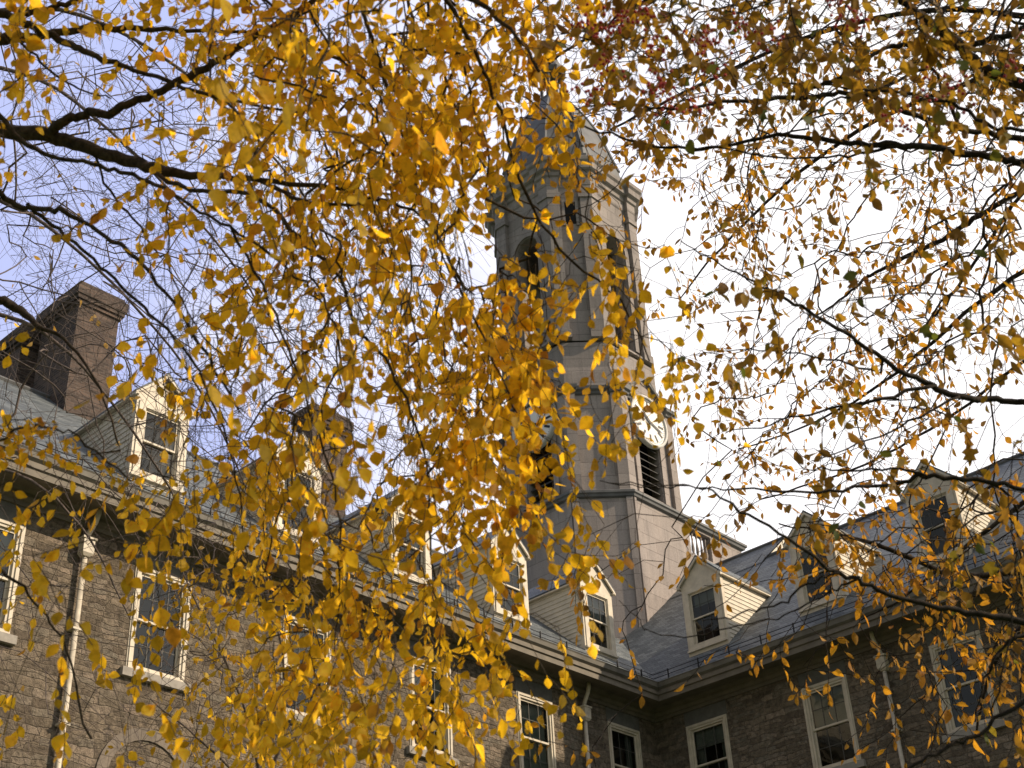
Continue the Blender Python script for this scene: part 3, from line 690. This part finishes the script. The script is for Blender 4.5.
def targets(rows, col0, leafpx, per, rng, cell=32, gain=1.0, clump=.5):
    out = []; fld = rng.normal(0, 1, (60, 60))
    for j, row in enumerate(rows):
        for i, ch in enumerate(row.replace(' ', '')):
            c = int(ch)
            if not c: continue
            n = -math.log(1-min(c, 9.3)/10)*cell*cell/leafpx/per*gain
            k = int(n)+(rng.random() < n-int(n))
            for _ in range(k):
                x, y = (col0+i+rng.random())*cell, (j+rng.random())*cell; a, b = x/19, y/26; ia, ib = int(a) % 59, int(b) % 59; fa, fb = a % 1, b % 1
                v = (fld[ia, ib]*(1-fa)+fld[ia+1, ib]*fa)*(1-fb)+(fld[ia, ib+1]*(1-fa)+fld[ia+1, ib+1]*fa)*fb
                w_ = math.exp(clump*v*1.6)
                for _r in range(int(min(w_, 3)+rng.random())): out.append((x+rng.normal(0, 4)*(_r > 0), y+rng.normal(0, 5)*(_r > 0)))
    return out

def cluster(T, x, y, d, n, L, spread, items, hang=.8, side=None, dirdown=1.0, step=.16, sway=.6):
    """a spray of n leaves strung along the last stretch of a twig that ends near the target"""
    rng = T.rng; p = at(x, y, d); end = T.grow(p, hang=hang, side=side, step=step)
    dr = np.array([rng.normal(0, sway), rng.normal(0, sway), -dirdown*rng.uniform(.3, 1.2)]); dr /= np.linalg.norm(dr); last = end; q = T.pos[end].copy()
    seg = spread/max(n, 1)
    for k in range(n):
        dr = dr+rng.normal(0, .25*min(1, sway*1.6), 3); dr /= np.linalg.norm(dr); q = q+dr*seg*1.3
        last = T.node(q.copy(), last)
        sidev = rng.normal(0, 1, 3); ax = np.array([0, 0, -1.0])*rng.uniform(.3, 1.3)+dr*.4+sidev*.55
        nm = rng.normal(0, 1, 3); nm[2] = abs(nm[2])*.3
        items.append((q.copy(), L*rng.uniform(.62, 1.25), ax, nm))

def limb(T, pts, d0=None, par=-1, n=5, thick=1.12):
    """pts: (px, py, depth, width px); returns node ids"""
    q = sm(pts, n); P = [at(a, b, c) for a, b, c, w in q]; Rr = [max(w, .6)*thick*c/F*.5 for a, b, c, w in q]
    P = [p+T.rng.normal(0, .006, 3) for p in P]
    return T.line(P, Rr, par)

def trunk(T, root, top, gx, gy, r0_, bark, lean=None):
    """tapered trunk from the ground to the height of the crown; returns node ids"""
    n = 26; top = np.array(top); P = []; Rr = []
    for k in range(n+1):
        t = k/n; p = np.array([gx, gy, 0])*(1-t)+top*t; p = p+np.array([math.sin(t*5)*.08, math.cos(t*4)*.07, 0]); P.append(p)
        Rr.append(r0_*(1.45-.45*min(1, t*8))*(1-.72*t))
    m = MB().tube(P, Rr, 14); m.build('trunk', bark, root, True)
    return P, Rr

def attach(T, P, first, r):
    """limb base from the trunk to the first traced point"""
    d = [np.linalg.norm(p-first)*(1+ (.0 if p[2] < first[2]-.3 else 1.2)) for p in P]; i = int(np.argmin(d)); a = P[i]
    n = 8; pts = []
    for k in range(n):
        t = k/n; q = a*(1-t)+first*t; q = q+np.array([0, 0, .25*np.linalg.norm(first-a)*math.sin(math.pi*t)*.4]); pts.append(q)
    return T.line(pts, [r*(1.5-.4*k/n) for k in range(n)])[-1]

# ---- golden tree on the left
root = tag(empty('golden_tree', (0, 0, 0)), 'nearest tree on the left, its dark limbs carrying large golden yellow leaves', 'tree')
T = Tree('golden', 11)
top = at(-520, -500, 9.0); gp = at(-620, 900, 8.0)
P, Rr = trunk(T, root, top, gp[0], gp[1], .24, 'bark1')
LIMBS1 = [
 [(-25, 126, 7.6, 14), (0, 130, 7.6, 14), (45, 134, 7.5, 14), (60, 140, 7.5, 13), (100, 152, 7.4, 12), (140, 165, 7.3, 11), (175, 174, 7.2, 9), (215, 177, 7.2, 6), (262, 181, 7.1, 5), (330, 188, 7, 4), (400, 196, 6.9, 2)],
 [(-25, 8, 7.0, 8), (0, 13, 7.0, 8), (30, 25, 7.0, 7), (60, 40, 7, 7), (85, 52, 6.9, 6), (110, 62, 6.9, 5), (140, 72, 6.9, 4), (172, 83, 6.8, 4), (230, 100, 6.8, 3), (300, 112, 6.7, 2)],
 [(-25, 38, 7.9, 12), (0, 38, 7.9, 12), (30, 38, 7.9, 9), (60, 32, 7.8, 7), (115, 28, 7.8, 6), (180, 30, 7.7, 4), (260, 36, 7.6, 3), (340, 60, 7.5, 3), (372, 110, 7.4, 2)],
 [(-25, 189, 6.6, 7), (0, 196, 6.6, 6), (30, 208, 6.6, 5), (60, 211, 6.5, 5), (90, 226, 6.5, 4), (130, 252, 6.4, 4), (165, 292, 6.4, 3), (200, 345, 6.3, 3), (240, 410, 6.2, 2)],
 [(-20, 90, 6.2, 5), (20, 140, 6.2, 5), (60, 157, 6.2, 4), (100, 165, 6.2, 4), (140, 180, 6.2, 4), (180, 200, 6.1, 3), (230, 227, 6.1, 3), (280, 262, 6.0, 3), (320, 300, 6, 2)],
 [(-25, 285, 9, 9), (0, 300, 9, 9), (20, 311, 9, 8), (38, 326, 8.9, 5), (70, 345, 8.8, 3), (105, 400, 8.6, 2), (120, 450, 8.5, 2)],
 [(-30, 470, 5.5, 3), (5, 436, 5.5, 3), (30, 425, 5.5, 3), (70, 433, 5.5, 2), (100, 455, 5.5, 2), (130, 480, 5.5, 1.5)],
 [(60, -60, 7, 6), (200, -70, 6.8, 8), (330, -60, 6.4, 8), (430, -25, 6.0, 7), (500, 20, 5.8, 4), (540, 70, 5.6, 3)],
 [(-30, 560, 6.2, 3), (10, 575, 6.2, 3), (40, 610, 6.2, 2), (65, 650, 6.2, 2), (90, 740, 6.1, 2)],
]
ids = {}
for k, L in enumerate(LIMBS1):
    f0 = at(*L[0][:3]); b0 = attach(T, P, f0, L[0][3]*L[0][2]/F*.5); ids[k] = limb(T, L, par=b0)
def near(k, x, y): # node of limb k nearest to an image point
    best = min(ids[k], key=lambda i: abs(px(T.pos[i])[0]-x)+abs(px(T.pos[i])[1]-y)); return best
def px(p):
    d = p-CAM; z = d@fw; return 512+F*(d@rt)/z, 384-F*(d@up)/z
SUB1 = [
 (0, [(50, 131, 7.5, 9), (62, 122, 7.4, 9), (80, 116, 7.4, 8), (115, 110, 7.3, 8), (145, 98, 7.3, 7), (185, 78, 7.2, 7), (213, 64, 7.2, 7), (250, 40, 7.1, 6), (292, 14, 7, 6), (315, 0, 7, 5), (350, -30, 7, 4)]),
 (1, [(12, 18, 7, 5), (30, 12, 7, 5), (60, 5, 7, 5), (90, -8, 7, 4)]),
 (0, [(90, 150, 7.4, 3), (110, 190, 7.4, 3), (140, 225, 7.3, 2.5), (160, 258, 7.2, 2)]),
 (1, [(15, 30, 7, 3), (40, 62, 7, 2.5), (80, 90, 7, 2), (112, 97, 7, 1.5)]),
 (0, [(140, 165, 7.3, 4), (190, 190, 7.0, 4), (256, 197, 6.8, 4), (298, 237, 6.6, 4), (341, 279, 6.4, 3), (356, 327, 6.3, 3), (381, 354, 6.2, 3), (400, 390, 6.1, 2.5), (425, 450, 6, 2), (430, 538, 5.9, 2), (436, 600, 5.9, 1.6), (438, 660, 5.9, 1.2)]),
 (3, [(30, 207, 6.6, 4), (58, 230, 6.6, 3.5), (100, 266, 6.5, 3), (135, 300, 6.5, 3), (175, 338, 6.4, 2.5), (212, 400, 6.3, 2), (236, 480, 6.3, 1.6), (250, 560, 6.2, 1.3)]),
 (0, [(262, 181, 7.1, 4), (300, 200, 6.9, 3.5), (350, 205, 6.7, 3), (384, 200, 6.6, 3), (430, 225, 6.4, 2.5), (460, 290, 6.2, 2.5), (490, 350, 6, 2), (520, 420, 5.9, 1.6)]),
 (4, [(230, 227, 6.1, 3), (270, 300, 6.1, 2.5), (300, 380, 6, 2), (330, 470, 6, 2), (340, 560, 5.9, 1.6), (335, 650, 5.9, 1.3)]),
 (7, [(430, -25, 6, 5), (470, 40, 6.1, 4), (500, 110, 6.2, 3), (520, 180, 6.3, 3), (560, 250, 6.4, 2.5), (620, 300, 6.5, 2), (650, 360, 6.6, 1.4)]),
 (7, [(330, -60, 6.4, 5), (360, 0, 6.5, 4), (380, 67, 6.6, 4), (400, 130, 6.7, 3), (440, 190, 6.7, 3)]),
]
for k, L in SUB1:
    ids[len(ids)] = limb(T, L, par=near(k, L[0][0], L[0][1]))
G1 = ['3445556788899999961', '3443456889999988741', '3222346789999999752', '1122335789999988863', '1111223679998984220', '2111223478998873101', '0101334468997762213', '0100134456888752233', '0000124545788764665511', '0112233346886658776640', '0122222334758867877543', '0011222233456768964444', '0111211345544688743454', '2111112467634799821353', '1112224578615899810220', '1123345677636899841100', '0112233466567888642100', '1222221367776776311010', '2311112377886776210000', '2211111368887764100000', '1112101368887654410000', '1111111268887764100000', '1111111357886542100000', '0011111257886531000000']
items = []; rng = T.rng
tg = targets(G1, 0, 54, 9, rng, gain=1.27, clump=.45)
# crown goes on beyond the frame; unseen sprays above added to shade visible leaves
tg += [(rng.uniform(-500, 0), rng.uniform(-300, 650)) for _ in range(260)] + [(rng.uniform(-200, 600), rng.uniform(-460, -20)) for _ in range(1050)]
tg.sort(key=lambda q: (q[1]+200)*1.0+q[0]*.3)
for (x, y) in tg:
    d = rng.uniform(5.6, 8.6) if rng.random() < .94 else rng.uniform(4.2, 5.4)
    if x > 460 and y > 0: d = rng.uniform(5.6, 7.2)
    cluster(T, x, y-24, d, int(rng.integers(6, 14)), rng.uniform(.050, .072), .36, items, hang=1.3, dirdown=1.7, sway=.42)
for _ in range(190):   # leafless twigs hanging down
    x, y = rng.uniform(150, 470), rng.uniform(150, 470); p = at(x, y, rng.uniform(5.6, 7.5)); last = T.grow(p, hang=1.5); dr = np.array([*rng.normal(0, .25, 2), -1.0]); q = T.pos[last].copy()
    for k in range(int(rng.integers(3, 8))): dr = dr+rng.normal(0, .10, 3); dr /= np.linalg.norm(dr); q = q+dr*.11; last = T.node(q.copy(), last)
for (x, y) in [(8, 430), (22, 424), (36, 428), (50, 434), (64, 440), (14, 440), (30, 440), (46, 446), (76, 446), (4, 420), (58, 428), (90, 456), (20, 432), (40, 436), (110, 470)]:
    cluster(T, x, y-4, 5.5+rng.uniform(-.1, .1), 9, .036, .12, items, hang=.5)
T.finish(root, 'bark1', .0016, .38, .03); leafmesh(T, items, 'leaf1', root, wid=.95)
print('golden leaves', len(items), 'nodes', T.n)

# ---- bare fine-twigged tree behind it
root = tag(empty('bare_tree', (0, 0, 0)), 'fine twigged grey tree, almost bare, between the golden tree and the chimney', 'tree')
T = Tree('bare', 12, 120000); rng = T.rng
gp = at(-330, 1150, 17); top = at(-260, -250, 19)
P, Rr = trunk(T, root, top, gp[0], gp[1], .22, 'bark2')
for L in [[(-60, 180, 17, 5), (30, 215, 17, 3.5), (120, 290, 17, 2.5), (200, 390, 17, 2), (250, 500, 17, 1.4)], [(-60, 60, 18, 5), (40, 80, 18, 3.5), (130, 150, 18, 2.5), (230, 260, 18, 2), (300, 380, 18, 1.3)], [(-60, 300, 16, 5), (40, 330, 16, 3.5), (110, 400, 16, 2.5), (170, 490, 16, 2), (205, 570, 16, 1.3)],
          [(-60, 20, 16.5, 5), (60, 10, 16.5, 4), (180, 70, 16.5, 3), (300, 190, 16.5, 2), (370, 330, 16.5, 1.3)], [(-60, 460, 15.5, 4), (30, 480, 15.5, 3), (90, 540, 15.5, 2), (130, 620, 15.5, 1.3)]]:
    b0 = attach(T, P, at(*L[0][:3]), L[0][3]*L[0][2]/F*.5); limb(T, L, par=b0)
G2 = ["444333222100", "666555433221", "888777554321", "999888765432", "999988875433", "999888876544", "999888877654", "888888887654", "888888888765", "888878888765", "677878888765", "667788888765", "556788888765", "345788888864", "234678888763", "234678887652", "233567776531", "222456665420", "222345554310", "222333333200", "222222222100", "2222211111", "22222111", "22222111"]
tg = []
for j, row in enumerate(G2):
    for i, ch in enumerate(row):
        for _ in range(int(int(ch)*1.0+rng.random())): tg.append(((i+rng.random())*40, (j+rng.random())*32))
tg += [(rng.uniform(-300, 0), rng.uniform(-100, 700)) for _ in range(250)]
tg.sort(key=lambda q: q[0]+rng.uniform(0, 120)); items = []
ro = np.array([.0, .0, 0.])
for (x, y) in tg:
    d = rng.uniform(14.5, 19); e_ = T.grow(at(x, y, d), hang=.5, droop=.10, step=.3, wig=.014); q0 = T.pos[e_].copy(); 
    for _ in range(2):
        q = q0.copy(); last = e_; dr = rt*rng.uniform(-.2, .9)+np.array([0, 0, rng.uniform(-1.2, .3)])+rng.normal(0, .4, 3); dr /= np.linalg.norm(dr)
        for k in range(int(rng.integers(2, 5))):
            dr = dr+rng.normal(0, .08, 3); dr /= np.linalg.norm(dr); q = q+dr*rng.uniform(.16, .3); last = T.node(q.copy(), last)
        if rng.random() < .055: items.append((q, .085, rng.normal(0, 1, 3)-np.array([0, 0, .8]), rng.normal(0, 1, 3)))
T.finish(root, 'bark2', .0021, .33, .02); leafmesh(T, items, 'leaf2', root)
print('bare nodes', T.n)

# ---- small-leaved yellow tree in front of the left wall
root = tag(empty('slender_tree', (0, 0, 0)), 'slender tree with small bright yellow leaves before the left stone wall', 'tree')
T = Tree('slender', 13); rng = T.rng
gp = at(215, 1100, 12.5); top = at(235, 560, 12.5)
P, Rr = trunk(T, root, at(262, 790, 12.5), gp[0], gp[1], .07, 'bark2')
for L in [[(262, 790, 12.5, 5), (250, 730, 12.5, 3), (225, 660, 12.4, 2), (190, 590, 12.3, 1.5), (170, 545, 12.3, 1)], [(262, 800, 12.5, 4), (285, 720, 12.6, 3), (280, 640, 12.6, 2), (262, 570, 12.6, 1)], [(262, 800, 12.5, 3), (200, 740, 12, 2), (150, 700, 12, 1.2)]]:
    b0 = attach(T, P, at(*L[0][:3]), L[0][3]*L[0][2]/F*.5); limb(T, L, par=b0)
G3 = ["0"]*16+["0000022100", "0000033200", "00002443200", "0000045432", "0000045542", "0000024543", "0000122454", "0000134443", "0000244433", "0001244443"]
items = []
for (x, y) in targets(G3, 0, 34, 5, rng, gain=1.35): cluster(T, x, y-6, rng.uniform(10.5, 13), int(rng.integers(4, 8)), .07, .3, items, hang=.1, step=.25)
T.finish(root, 'bark2', .0018, .4, .03); leafmesh(T, items, 'leaf3', root)

# ---- far russet tree on the right
root = tag(empty('russet_tree', (0, 0, 0)), 'farther right-hand tree with many small russet orange leaves on thin drooping twigs', 'tree')
T = Tree('russet', 14, 120000); rng = T.rng
gp = at(1560, 1100, 13); top = at(1500, -300, 14)
P, Rr = trunk(T, root, top, gp[0], gp[1], .26, 'bark3')
for L in [
 [(1060, 178, 12, 6), (1020, 193, 12, 5), (980, 215, 12, 5), (950, 235, 12, 4.5), (905, 258, 12, 4), (870, 275, 12, 3), (840, 300, 12, 2), (810, 320, 12, 1.5)],
 [(1060, 160, 12.5, 4), (1020, 196, 12.5, 3.5), (1000, 225, 12.5, 3.5), (975, 262, 12.5, 3), (950, 297, 12.5, 3), (925, 325, 12.5, 2), (880, 350, 12.5, 1.5)],
 [(1060, 60, 14, 7), (960, 85, 14, 5), (860, 130, 14, 4), (780, 190, 14, 3), (710, 260, 14, 2), (680, 300, 14, 1.3)],
 [(1060, 250, 13, 5), (980, 300, 13, 4), (900, 370, 13, 3), (820, 420, 13, 2), (740, 450, 13, 1.3)],
 [(1060, 20, 15, 6), (930, 10, 15, 5), (800, 40, 15, 4), (690, 90, 15, 3), (610, 130, 15, 2)],
 [(1060, -40, 15, 6), (900, -50, 15, 5), (700, -20, 15, 4), (600, 30, 15, 3), (540, 70, 15, 2)],
 [(1060, 330, 14, 4), (1000, 380, 14, 3), (930, 430, 14, 2.5), (850, 470, 14, 2), (760, 500, 14, 1.4)],
 [(1060, 560, 11, 7), (1000, 575, 11, 6), (940, 570, 11, 5), (880, 545, 11, 4), (820, 530, 11, 2), (780, 525, 11, 1.4)],
 [(1060, 470, 11.5, 5), (1000, 520, 11.5, 4), (950, 560, 11.5, 3), (900, 600, 11.5, 2), (860, 620, 11.5, 1.3)],
 [(1060, 600, 11, 6), (1010, 640, 11, 5), (985, 690, 11, 3), (975, 740, 11, 2)]]:
    b0 = attach(T, P, at(*L[0][:3]), L[0][3]*L[0][2]/F*.5); limb(T, L, par=b0)
G4 = ["24443222222222332", "24433333333333343", "12344443333444433", "12444544344544444", "01334444445444554", "00112344544434443", "00111134333344432", "00011123322344332", "00001233322454330", "00000122322454433", "00000013333344432", "00000023332333332", "00000124444343321", "00000013333443211", "00000002233322111", "00000012223221233", "00000111325554444", "00011100101355544", "00011000000124554", "00011000111112345", "00000000221110334", "00000000001111323", "00000000000001222", "00010000000011111"]
items = []; tg = targets(G4, 15, 28, 6, rng, gain=1.12)
tg += [(rng.uniform(1024, 1700), rng.uniform(-300, 650)) for _ in range(300)]+[(rng.uniform(500, 1300), rng.uniform(-360, 0)) for _ in range(700)]  # rest of the crown; unseen sprays overhead thickened to block sun
side = (rt*.8+np.array([0, 0, .6]), .55)
tg.sort(key=lambda q: -q[0]+q[1]*.3)
for (x, y) in tg:
    d = rng.uniform(9.5, 14) if y < 500 else rng.uniform(8.8, 11.5)
    cluster(T, x, y-8, d, int(rng.integers(4, 9)), .080, .40, items, hang=.3, side=side, step=.3, dirdown=.9)
T.finish(root, 'bark3', .0027, .37, .03); leafmesh(T, items, 'leaf4', root, wid=.62)
print('russet leaves', len(items), T.n)

# ---- near hawthorn on the right with berries
root = tag(empty('berry_tree', (0, 0, 0)), 'near right-hand tree with dark limbs, olive and green leaves and red berries', 'tree')
T = Tree('berry', 15); rng = T.rng
gp = at(1480, 1000, 7.5); top = at(1400, -420, 8)
P, Rr = trunk(T, root, top, gp[0], gp[1], .2, 'bark3'); ids = {}
LB = [
 [(1060, 168, 7.2, 10), (1024, 163, 7.2, 10), (1000, 158, 7.2, 9), (940, 150, 7.2, 9), (895, 145, 7.1, 8), (850, 143, 7.1, 7), (800, 137, 7, 6), (768, 137, 7, 5), (710, 148, 6.9, 4), (660, 146, 6.9, 3.5), (610, 134, 6.8, 3), (560, 120, 6.8, 2), (520, 118, 6.8, 1.5)],
 [(1060, 145, 7.8, 8), (1024, 140, 7.8, 8), (985, 133, 7.8, 7), (940, 122, 7.7, 7), (905, 112, 7.6, 6.5), (870, 97, 7.5, 6), (840, 93, 7.5, 6), (800, 97, 7.4, 6), (740, 101, 7.3, 5), (690, 107, 7.2, 4), (650, 108, 7.2, 3.5), (600, 104, 7.1, 2.5), (560, 112, 7, 1.5)],
 [(1060, 90, 6.8, 14), (1020, 85, 6.8, 14), (985, 68, 6.8, 13), (955, 42, 6.8, 13), (925, 18, 6.8, 11), (890, -5, 6.8, 8), (820, -30, 6.7, 6), (720, -30, 6.6, 5), (640, 0, 6.5, 4), (590, 40, 6.5, 3)],
 [(1060, 10, 7.6, 8), (1024, 28, 7.6, 8), (985, 42, 7.6, 8), (950, 48, 7.6, 8), (905, 45, 7.5, 7), (880, 52, 7.5, 5), (850, 72, 7.4, 6), (820, 86, 7.4, 5), (790, 92, 7.4, 4)],
 [(1060, 404, 7.4, 9), (1024, 403, 7.4, 8), (990, 400, 7.4, 8), (950, 395, 7.3, 8), (920, 380, 7.3, 7), (890, 365, 7.2, 6), (850, 335, 7.2, 5), (815, 315, 7.1, 4.5), (780, 296, 7.1, 4), (750, 280, 7, 3), (715, 262, 7, 2), (680, 240, 7, 1.4)],
 [(1060, 495, 6.6, 6), (1024, 489, 6.6, 6), (975, 480, 6.6, 6), (925, 476, 6.6, 6), (890, 485, 6.6, 5), (830, 491, 6.5, 4), (768, 491, 6.5, 3), (700, 487, 6.5, 2), (650, 488, 6.4, 1.6), (600, 481, 6.4, 1.2)],
 [(1060, 640, 5.8, 9), (1024, 622, 5.8, 9), (985, 616, 5.8, 8), (940, 607, 5.8, 7), (892, 595, 5.8, 6), (857, 580, 5.8, 5.5), (828, 568, 5.8, 5), (787, 538, 5.7, 4), (740, 509, 5.7, 3.5), (705, 489, 5.7, 2.5), (665, 486, 5.6, 1.8), (610, 483, 5.6, 1.3)],
 [(1060, 680, 5.2, 7), (1024, 699, 5.2, 6), (979, 733, 5.2, 5), (952, 747, 5.2, 4.5), (913, 765, 5.2, 4), (870, 785, 5.2, 3)],
 [(1060, 625, 5.6, 5), (1024, 635, 5.6, 5), (1007, 643, 5.6, 4), (991, 667, 5.6, 3.5), (981, 692, 5.6, 2.5), (976, 720, 5.6, 1.5)],
 [(1060, 120, 6.2, 5), (1000, 130, 6.2, 5), (960, 105, 6.3, 5), (900, 92, 6.3, 4), (850, 96, 6.4, 3), (800, 120, 6.4, 2)],
]
for k, L in enumerate(LB):
    b0 = attach(T, P, at(*L[0][:3]), L[0][3]*L[0][2]/F*.5); ids[k] = limb(T, L, par=b0, thick=.82)
SB = [
 (4, [(880, 372, 7.2, 4), (830, 360, 7.2, 3), (790, 352, 7.1, 2.5), (740, 350, 7.1, 2), (690, 356, 7, 1.3)]),
 (4, [(935, 385, 7.3, 5), (870, 402, 7.2, 4), (820, 410, 7.2, 3), (770, 425, 7.1, 2), (725, 433, 7.1, 1.4)]),
 (4, [(960, 396, 7.3, 4), (920, 418, 7.2, 3), (870, 440, 7.2, 2.5), (810, 462, 7.1, 1.6)]),
 (6, [(840, 573, 5.8, 3), (814, 580, 5.8, 3), (779, 605, 5.8, 2.5), (740, 614, 5.8, 2), (700, 622, 5.8, 1.2)]),
 (6, [(857, 580, 5.8, 3), (830, 592, 5.9, 2.5), (790, 612, 5.9, 2), (760, 622, 5.9, 2), (706, 634, 6, 2), (652, 633, 6, 1.6), (636, 618, 6, 1.3), (620, 600, 6, 1.0)]),
 (5, [(925, 476, 6.6, 4), (900, 469, 6.6, 3), (850, 470, 6.6, 2.5), (805, 468, 6.6, 1.6)]),
 (0, [(895, 145, 7.1, 5), (850, 155, 7.1, 3), (790, 158, 7.1, 2.5), (720, 150, 7, 2), (680, 155, 7, 1.3)]),
 (1, [(960, 128, 7.8, 5), (930, 70, 7.7, 4), (880, 90, 7.6, 4), (860, 88, 7.6, 3), (780, 84, 7.5, 2)]),
 (7, [(990, 725, 5.2, 3), (1000, 680, 5.2, 3), (1015, 600, 5.3, 2), (1010, 520, 5.3, 2), (1015, 440, 5.3, 1.5)]),
]
for k, L in SB: ids[len(ids)] = limb(T, L, par=near(k, L[0][0], L[0][1]), thick=.85)
G5 = ["12347777788767776", "12367777778866666", "01245766665555676", "00243344433344445", "00011212111122223", "00000111121121111", "00000011101011222", "00000001110011122", "00000013200100223", "00000011311201331", "00000012122111133", "00000022322111122", "00000022222112211", "00000001211111111", "00000001121111112", "00000111112211233", "00001001111111233", "00010000000011122", "00010000000001122", "00000000000000122", "00000000010001011", "00000000000000011", "00000000000000011", "00000000000000011"]
items = []; tg = targets(G5, 15, 72, 5, rng, gain=1.45)
tg += [(rng.uniform(1024, 1550), rng.uniform(-400, 600)) for _ in range(200)]+[(rng.uniform(480, 1250), rng.uniform(-460, 0)) for _ in range(560)]  # crown beyond the frame, with extra unseen leaves overhead to cast shade
tg.sort(key=lambda q: -q[0]+q[1]*.2)
for (x, y) in tg:
    cluster(T, x, y-10, rng.uniform(5.2, 8.2), int(rng.integers(3, 8)), rng.uniform(.055, .085), .22, items, hang=.3, side=side, step=.2)
T.finish(root, 'bark3', .0017, .40, .03); leafmesh(T, items, 'leaf5', root, lobed=.2, wid=.74)
m = MB()
ico = [(0, 0, 1), (.894, 0, .447), (.276, .851, .447), (-.724, .526, .447), (-.724, -.526, .447), (.276, -.851, .447), (.724, .526, -.447), (-.276, .851, -.447), (-.894, 0, -.447), (-.276, -.851, -.447), (.724, -.526, -.447), (0, 0, -1)]
icf = [(0, 1, 2), (0, 2, 3), (0, 3, 4), (0, 4, 5), (0, 5, 1), (1, 6, 2), (2, 7, 3), (3, 8, 4), (4, 9, 5), (5, 10, 1), (6, 7, 2), (7, 8, 3), (8, 9, 4), (9, 10, 5), (10, 6, 1), (11, 7, 6), (11, 8, 7), (11, 9, 8), (11, 10, 9), (11, 6, 10)]
for (x, y, n) in [(586, 26, 22), (612, 22, 26), (640, 14, 16), (603, 62, 14), (657, 84, 22), (655, 48, 16), (706, 42, 20), (716, 68, 10), (588, 92, 14), (672, 108, 10), (856, 24, 18), (838, 8, 12), (955, 92, 14), (898, 126, 16), (770, 38, 10), (742, 30, 10), (930, 88, 10), (700, 108, 12), (1010, 60, 8)]:
    d = rng.uniform(4.9, 5.3); end = T.grow(at(x, y-8, d), hang=.3) if False else None; i, _ = T.nearest(at(x, y-14, d)); st = T.pos[i]
    for _ in range(n):
        q = at(x+rng.normal(0, 9), y+rng.normal(0, 8), d+rng.normal(0, .05)); m.add([q+.0072*np.array(v) for v in ico], icf)
        if _ % 3 == 0: m.tube([at(x, y-14, d), q], .0006, 3, False)
    m.tube([st, at(x, y-14, d)], .001, 3, False)
tag(m.build('berries', 'berry', root, True), kind='stuff')
print('berry leaves', len(items), T.n)

# ------------------------------------------------------------------ light
EL, AZ = 30, 35     # elevation; azimuth from +X towards +Y
sd_ = Vector((math.cos(R(EL))*math.cos(R(AZ)), math.cos(R(EL))*math.sin(R(AZ)), math.sin(R(EL))))
ld = bpy.data.lights.new('sun', 'SUN'); sun = bpy.data.objects.new('sun', ld); C.objects.link(sun)
ld.energy = 5.0; ld.angle = R(.5); ld.color = (1, .83, .62); sun.location = (30, 10, 40); sun.rotation_euler = sd_.to_track_quat('Z', 'Y').to_euler()
w = bpy.data.worlds.new('World'); S.world = w; w.use_nodes = True; nt = w.node_tree; bg = nt.nodes['Background']
sky = nt.nodes.new('ShaderNodeTexSky'); sky.sky_type = 'NISHITA'; sky.sun_disc = False; sky.sun_elevation = R(EL); sky.sun_rotation = R(90-AZ); sky.air_density = 1.0; sky.dust_density = 1.2; sky.ozone_density = 2.2
tc = nt.nodes.new('ShaderNodeTexCoord'); mp = nt.nodes.new('ShaderNodeMapping'); mp.inputs['Scale'].default_value = (1, 1, 1.8); nt.links.new(tc.outputs['Generated'], mp.inputs[0])
n1 = noise(nt, mp.outputs[0], 2.6, 7, .6)
dt = nt.nodes.new('ShaderNodeVectorMath'); dt.operation = 'DOT_PRODUCT'; nt.links.new(tc.outputs['Generated'], dt.inputs[0]); dt.inputs[1].default_value = tuple(rt*.93+np.array([0, 0, -.1]))
d2 = nt.nodes.new('ShaderNodeVectorMath'); d2.operation = 'DOT_PRODUCT'; nt.links.new(tc.outputs['Generated'], d2.inputs[0]); d2.inputs[1].default_value = tuple(fw)
cov = mth(nt, 'ADD', mth(nt, 'ADD', n1.outputs['Fac'], mth(nt, 'MULTIPLY', dt.outputs['Value'], 1.35)), mth(nt, 'MULTIPLY', mth(nt, 'SUBTRACT', d2.outputs['Value'], .9), .75))
hz = ramp(nt, d2.outputs['Value'], [(.15, (0, 0, 0)), (.9, (.62, .62, .62))])
cr_ = ramp(nt, cov, [(.22, (0, 0, 0)), (.62, (1, 1, 1))])
cc = mixc(nt, cr_.outputs[0], mixc(nt, hz.outputs[0], mixc(nt, .55, sky.outputs[0], (6.2, 5.9, 5.6)), (7.6, 8.7, 15.0)), (14.5, 14.2, 14.4))
nt.links.new(cc, bg.inputs[0]); bg.inputs[1].default_value = .10

S.view_settings.view_transform = 'Standard'; S.view_settings.look = 'None'; S.view_settings.exposure = -.12; S.view_settings.gamma = 1
S.cycles.max_bounces = 6; S.cycles.diffuse_bounces = 3; S.cycles.transmission_bounces = 4; S.cycles.use_denoising = True
try: S.cycles.denoiser = 'OPENIMAGEDENOISE'
except Exception: pass
S.cycles.sample_clamp_indirect = 6
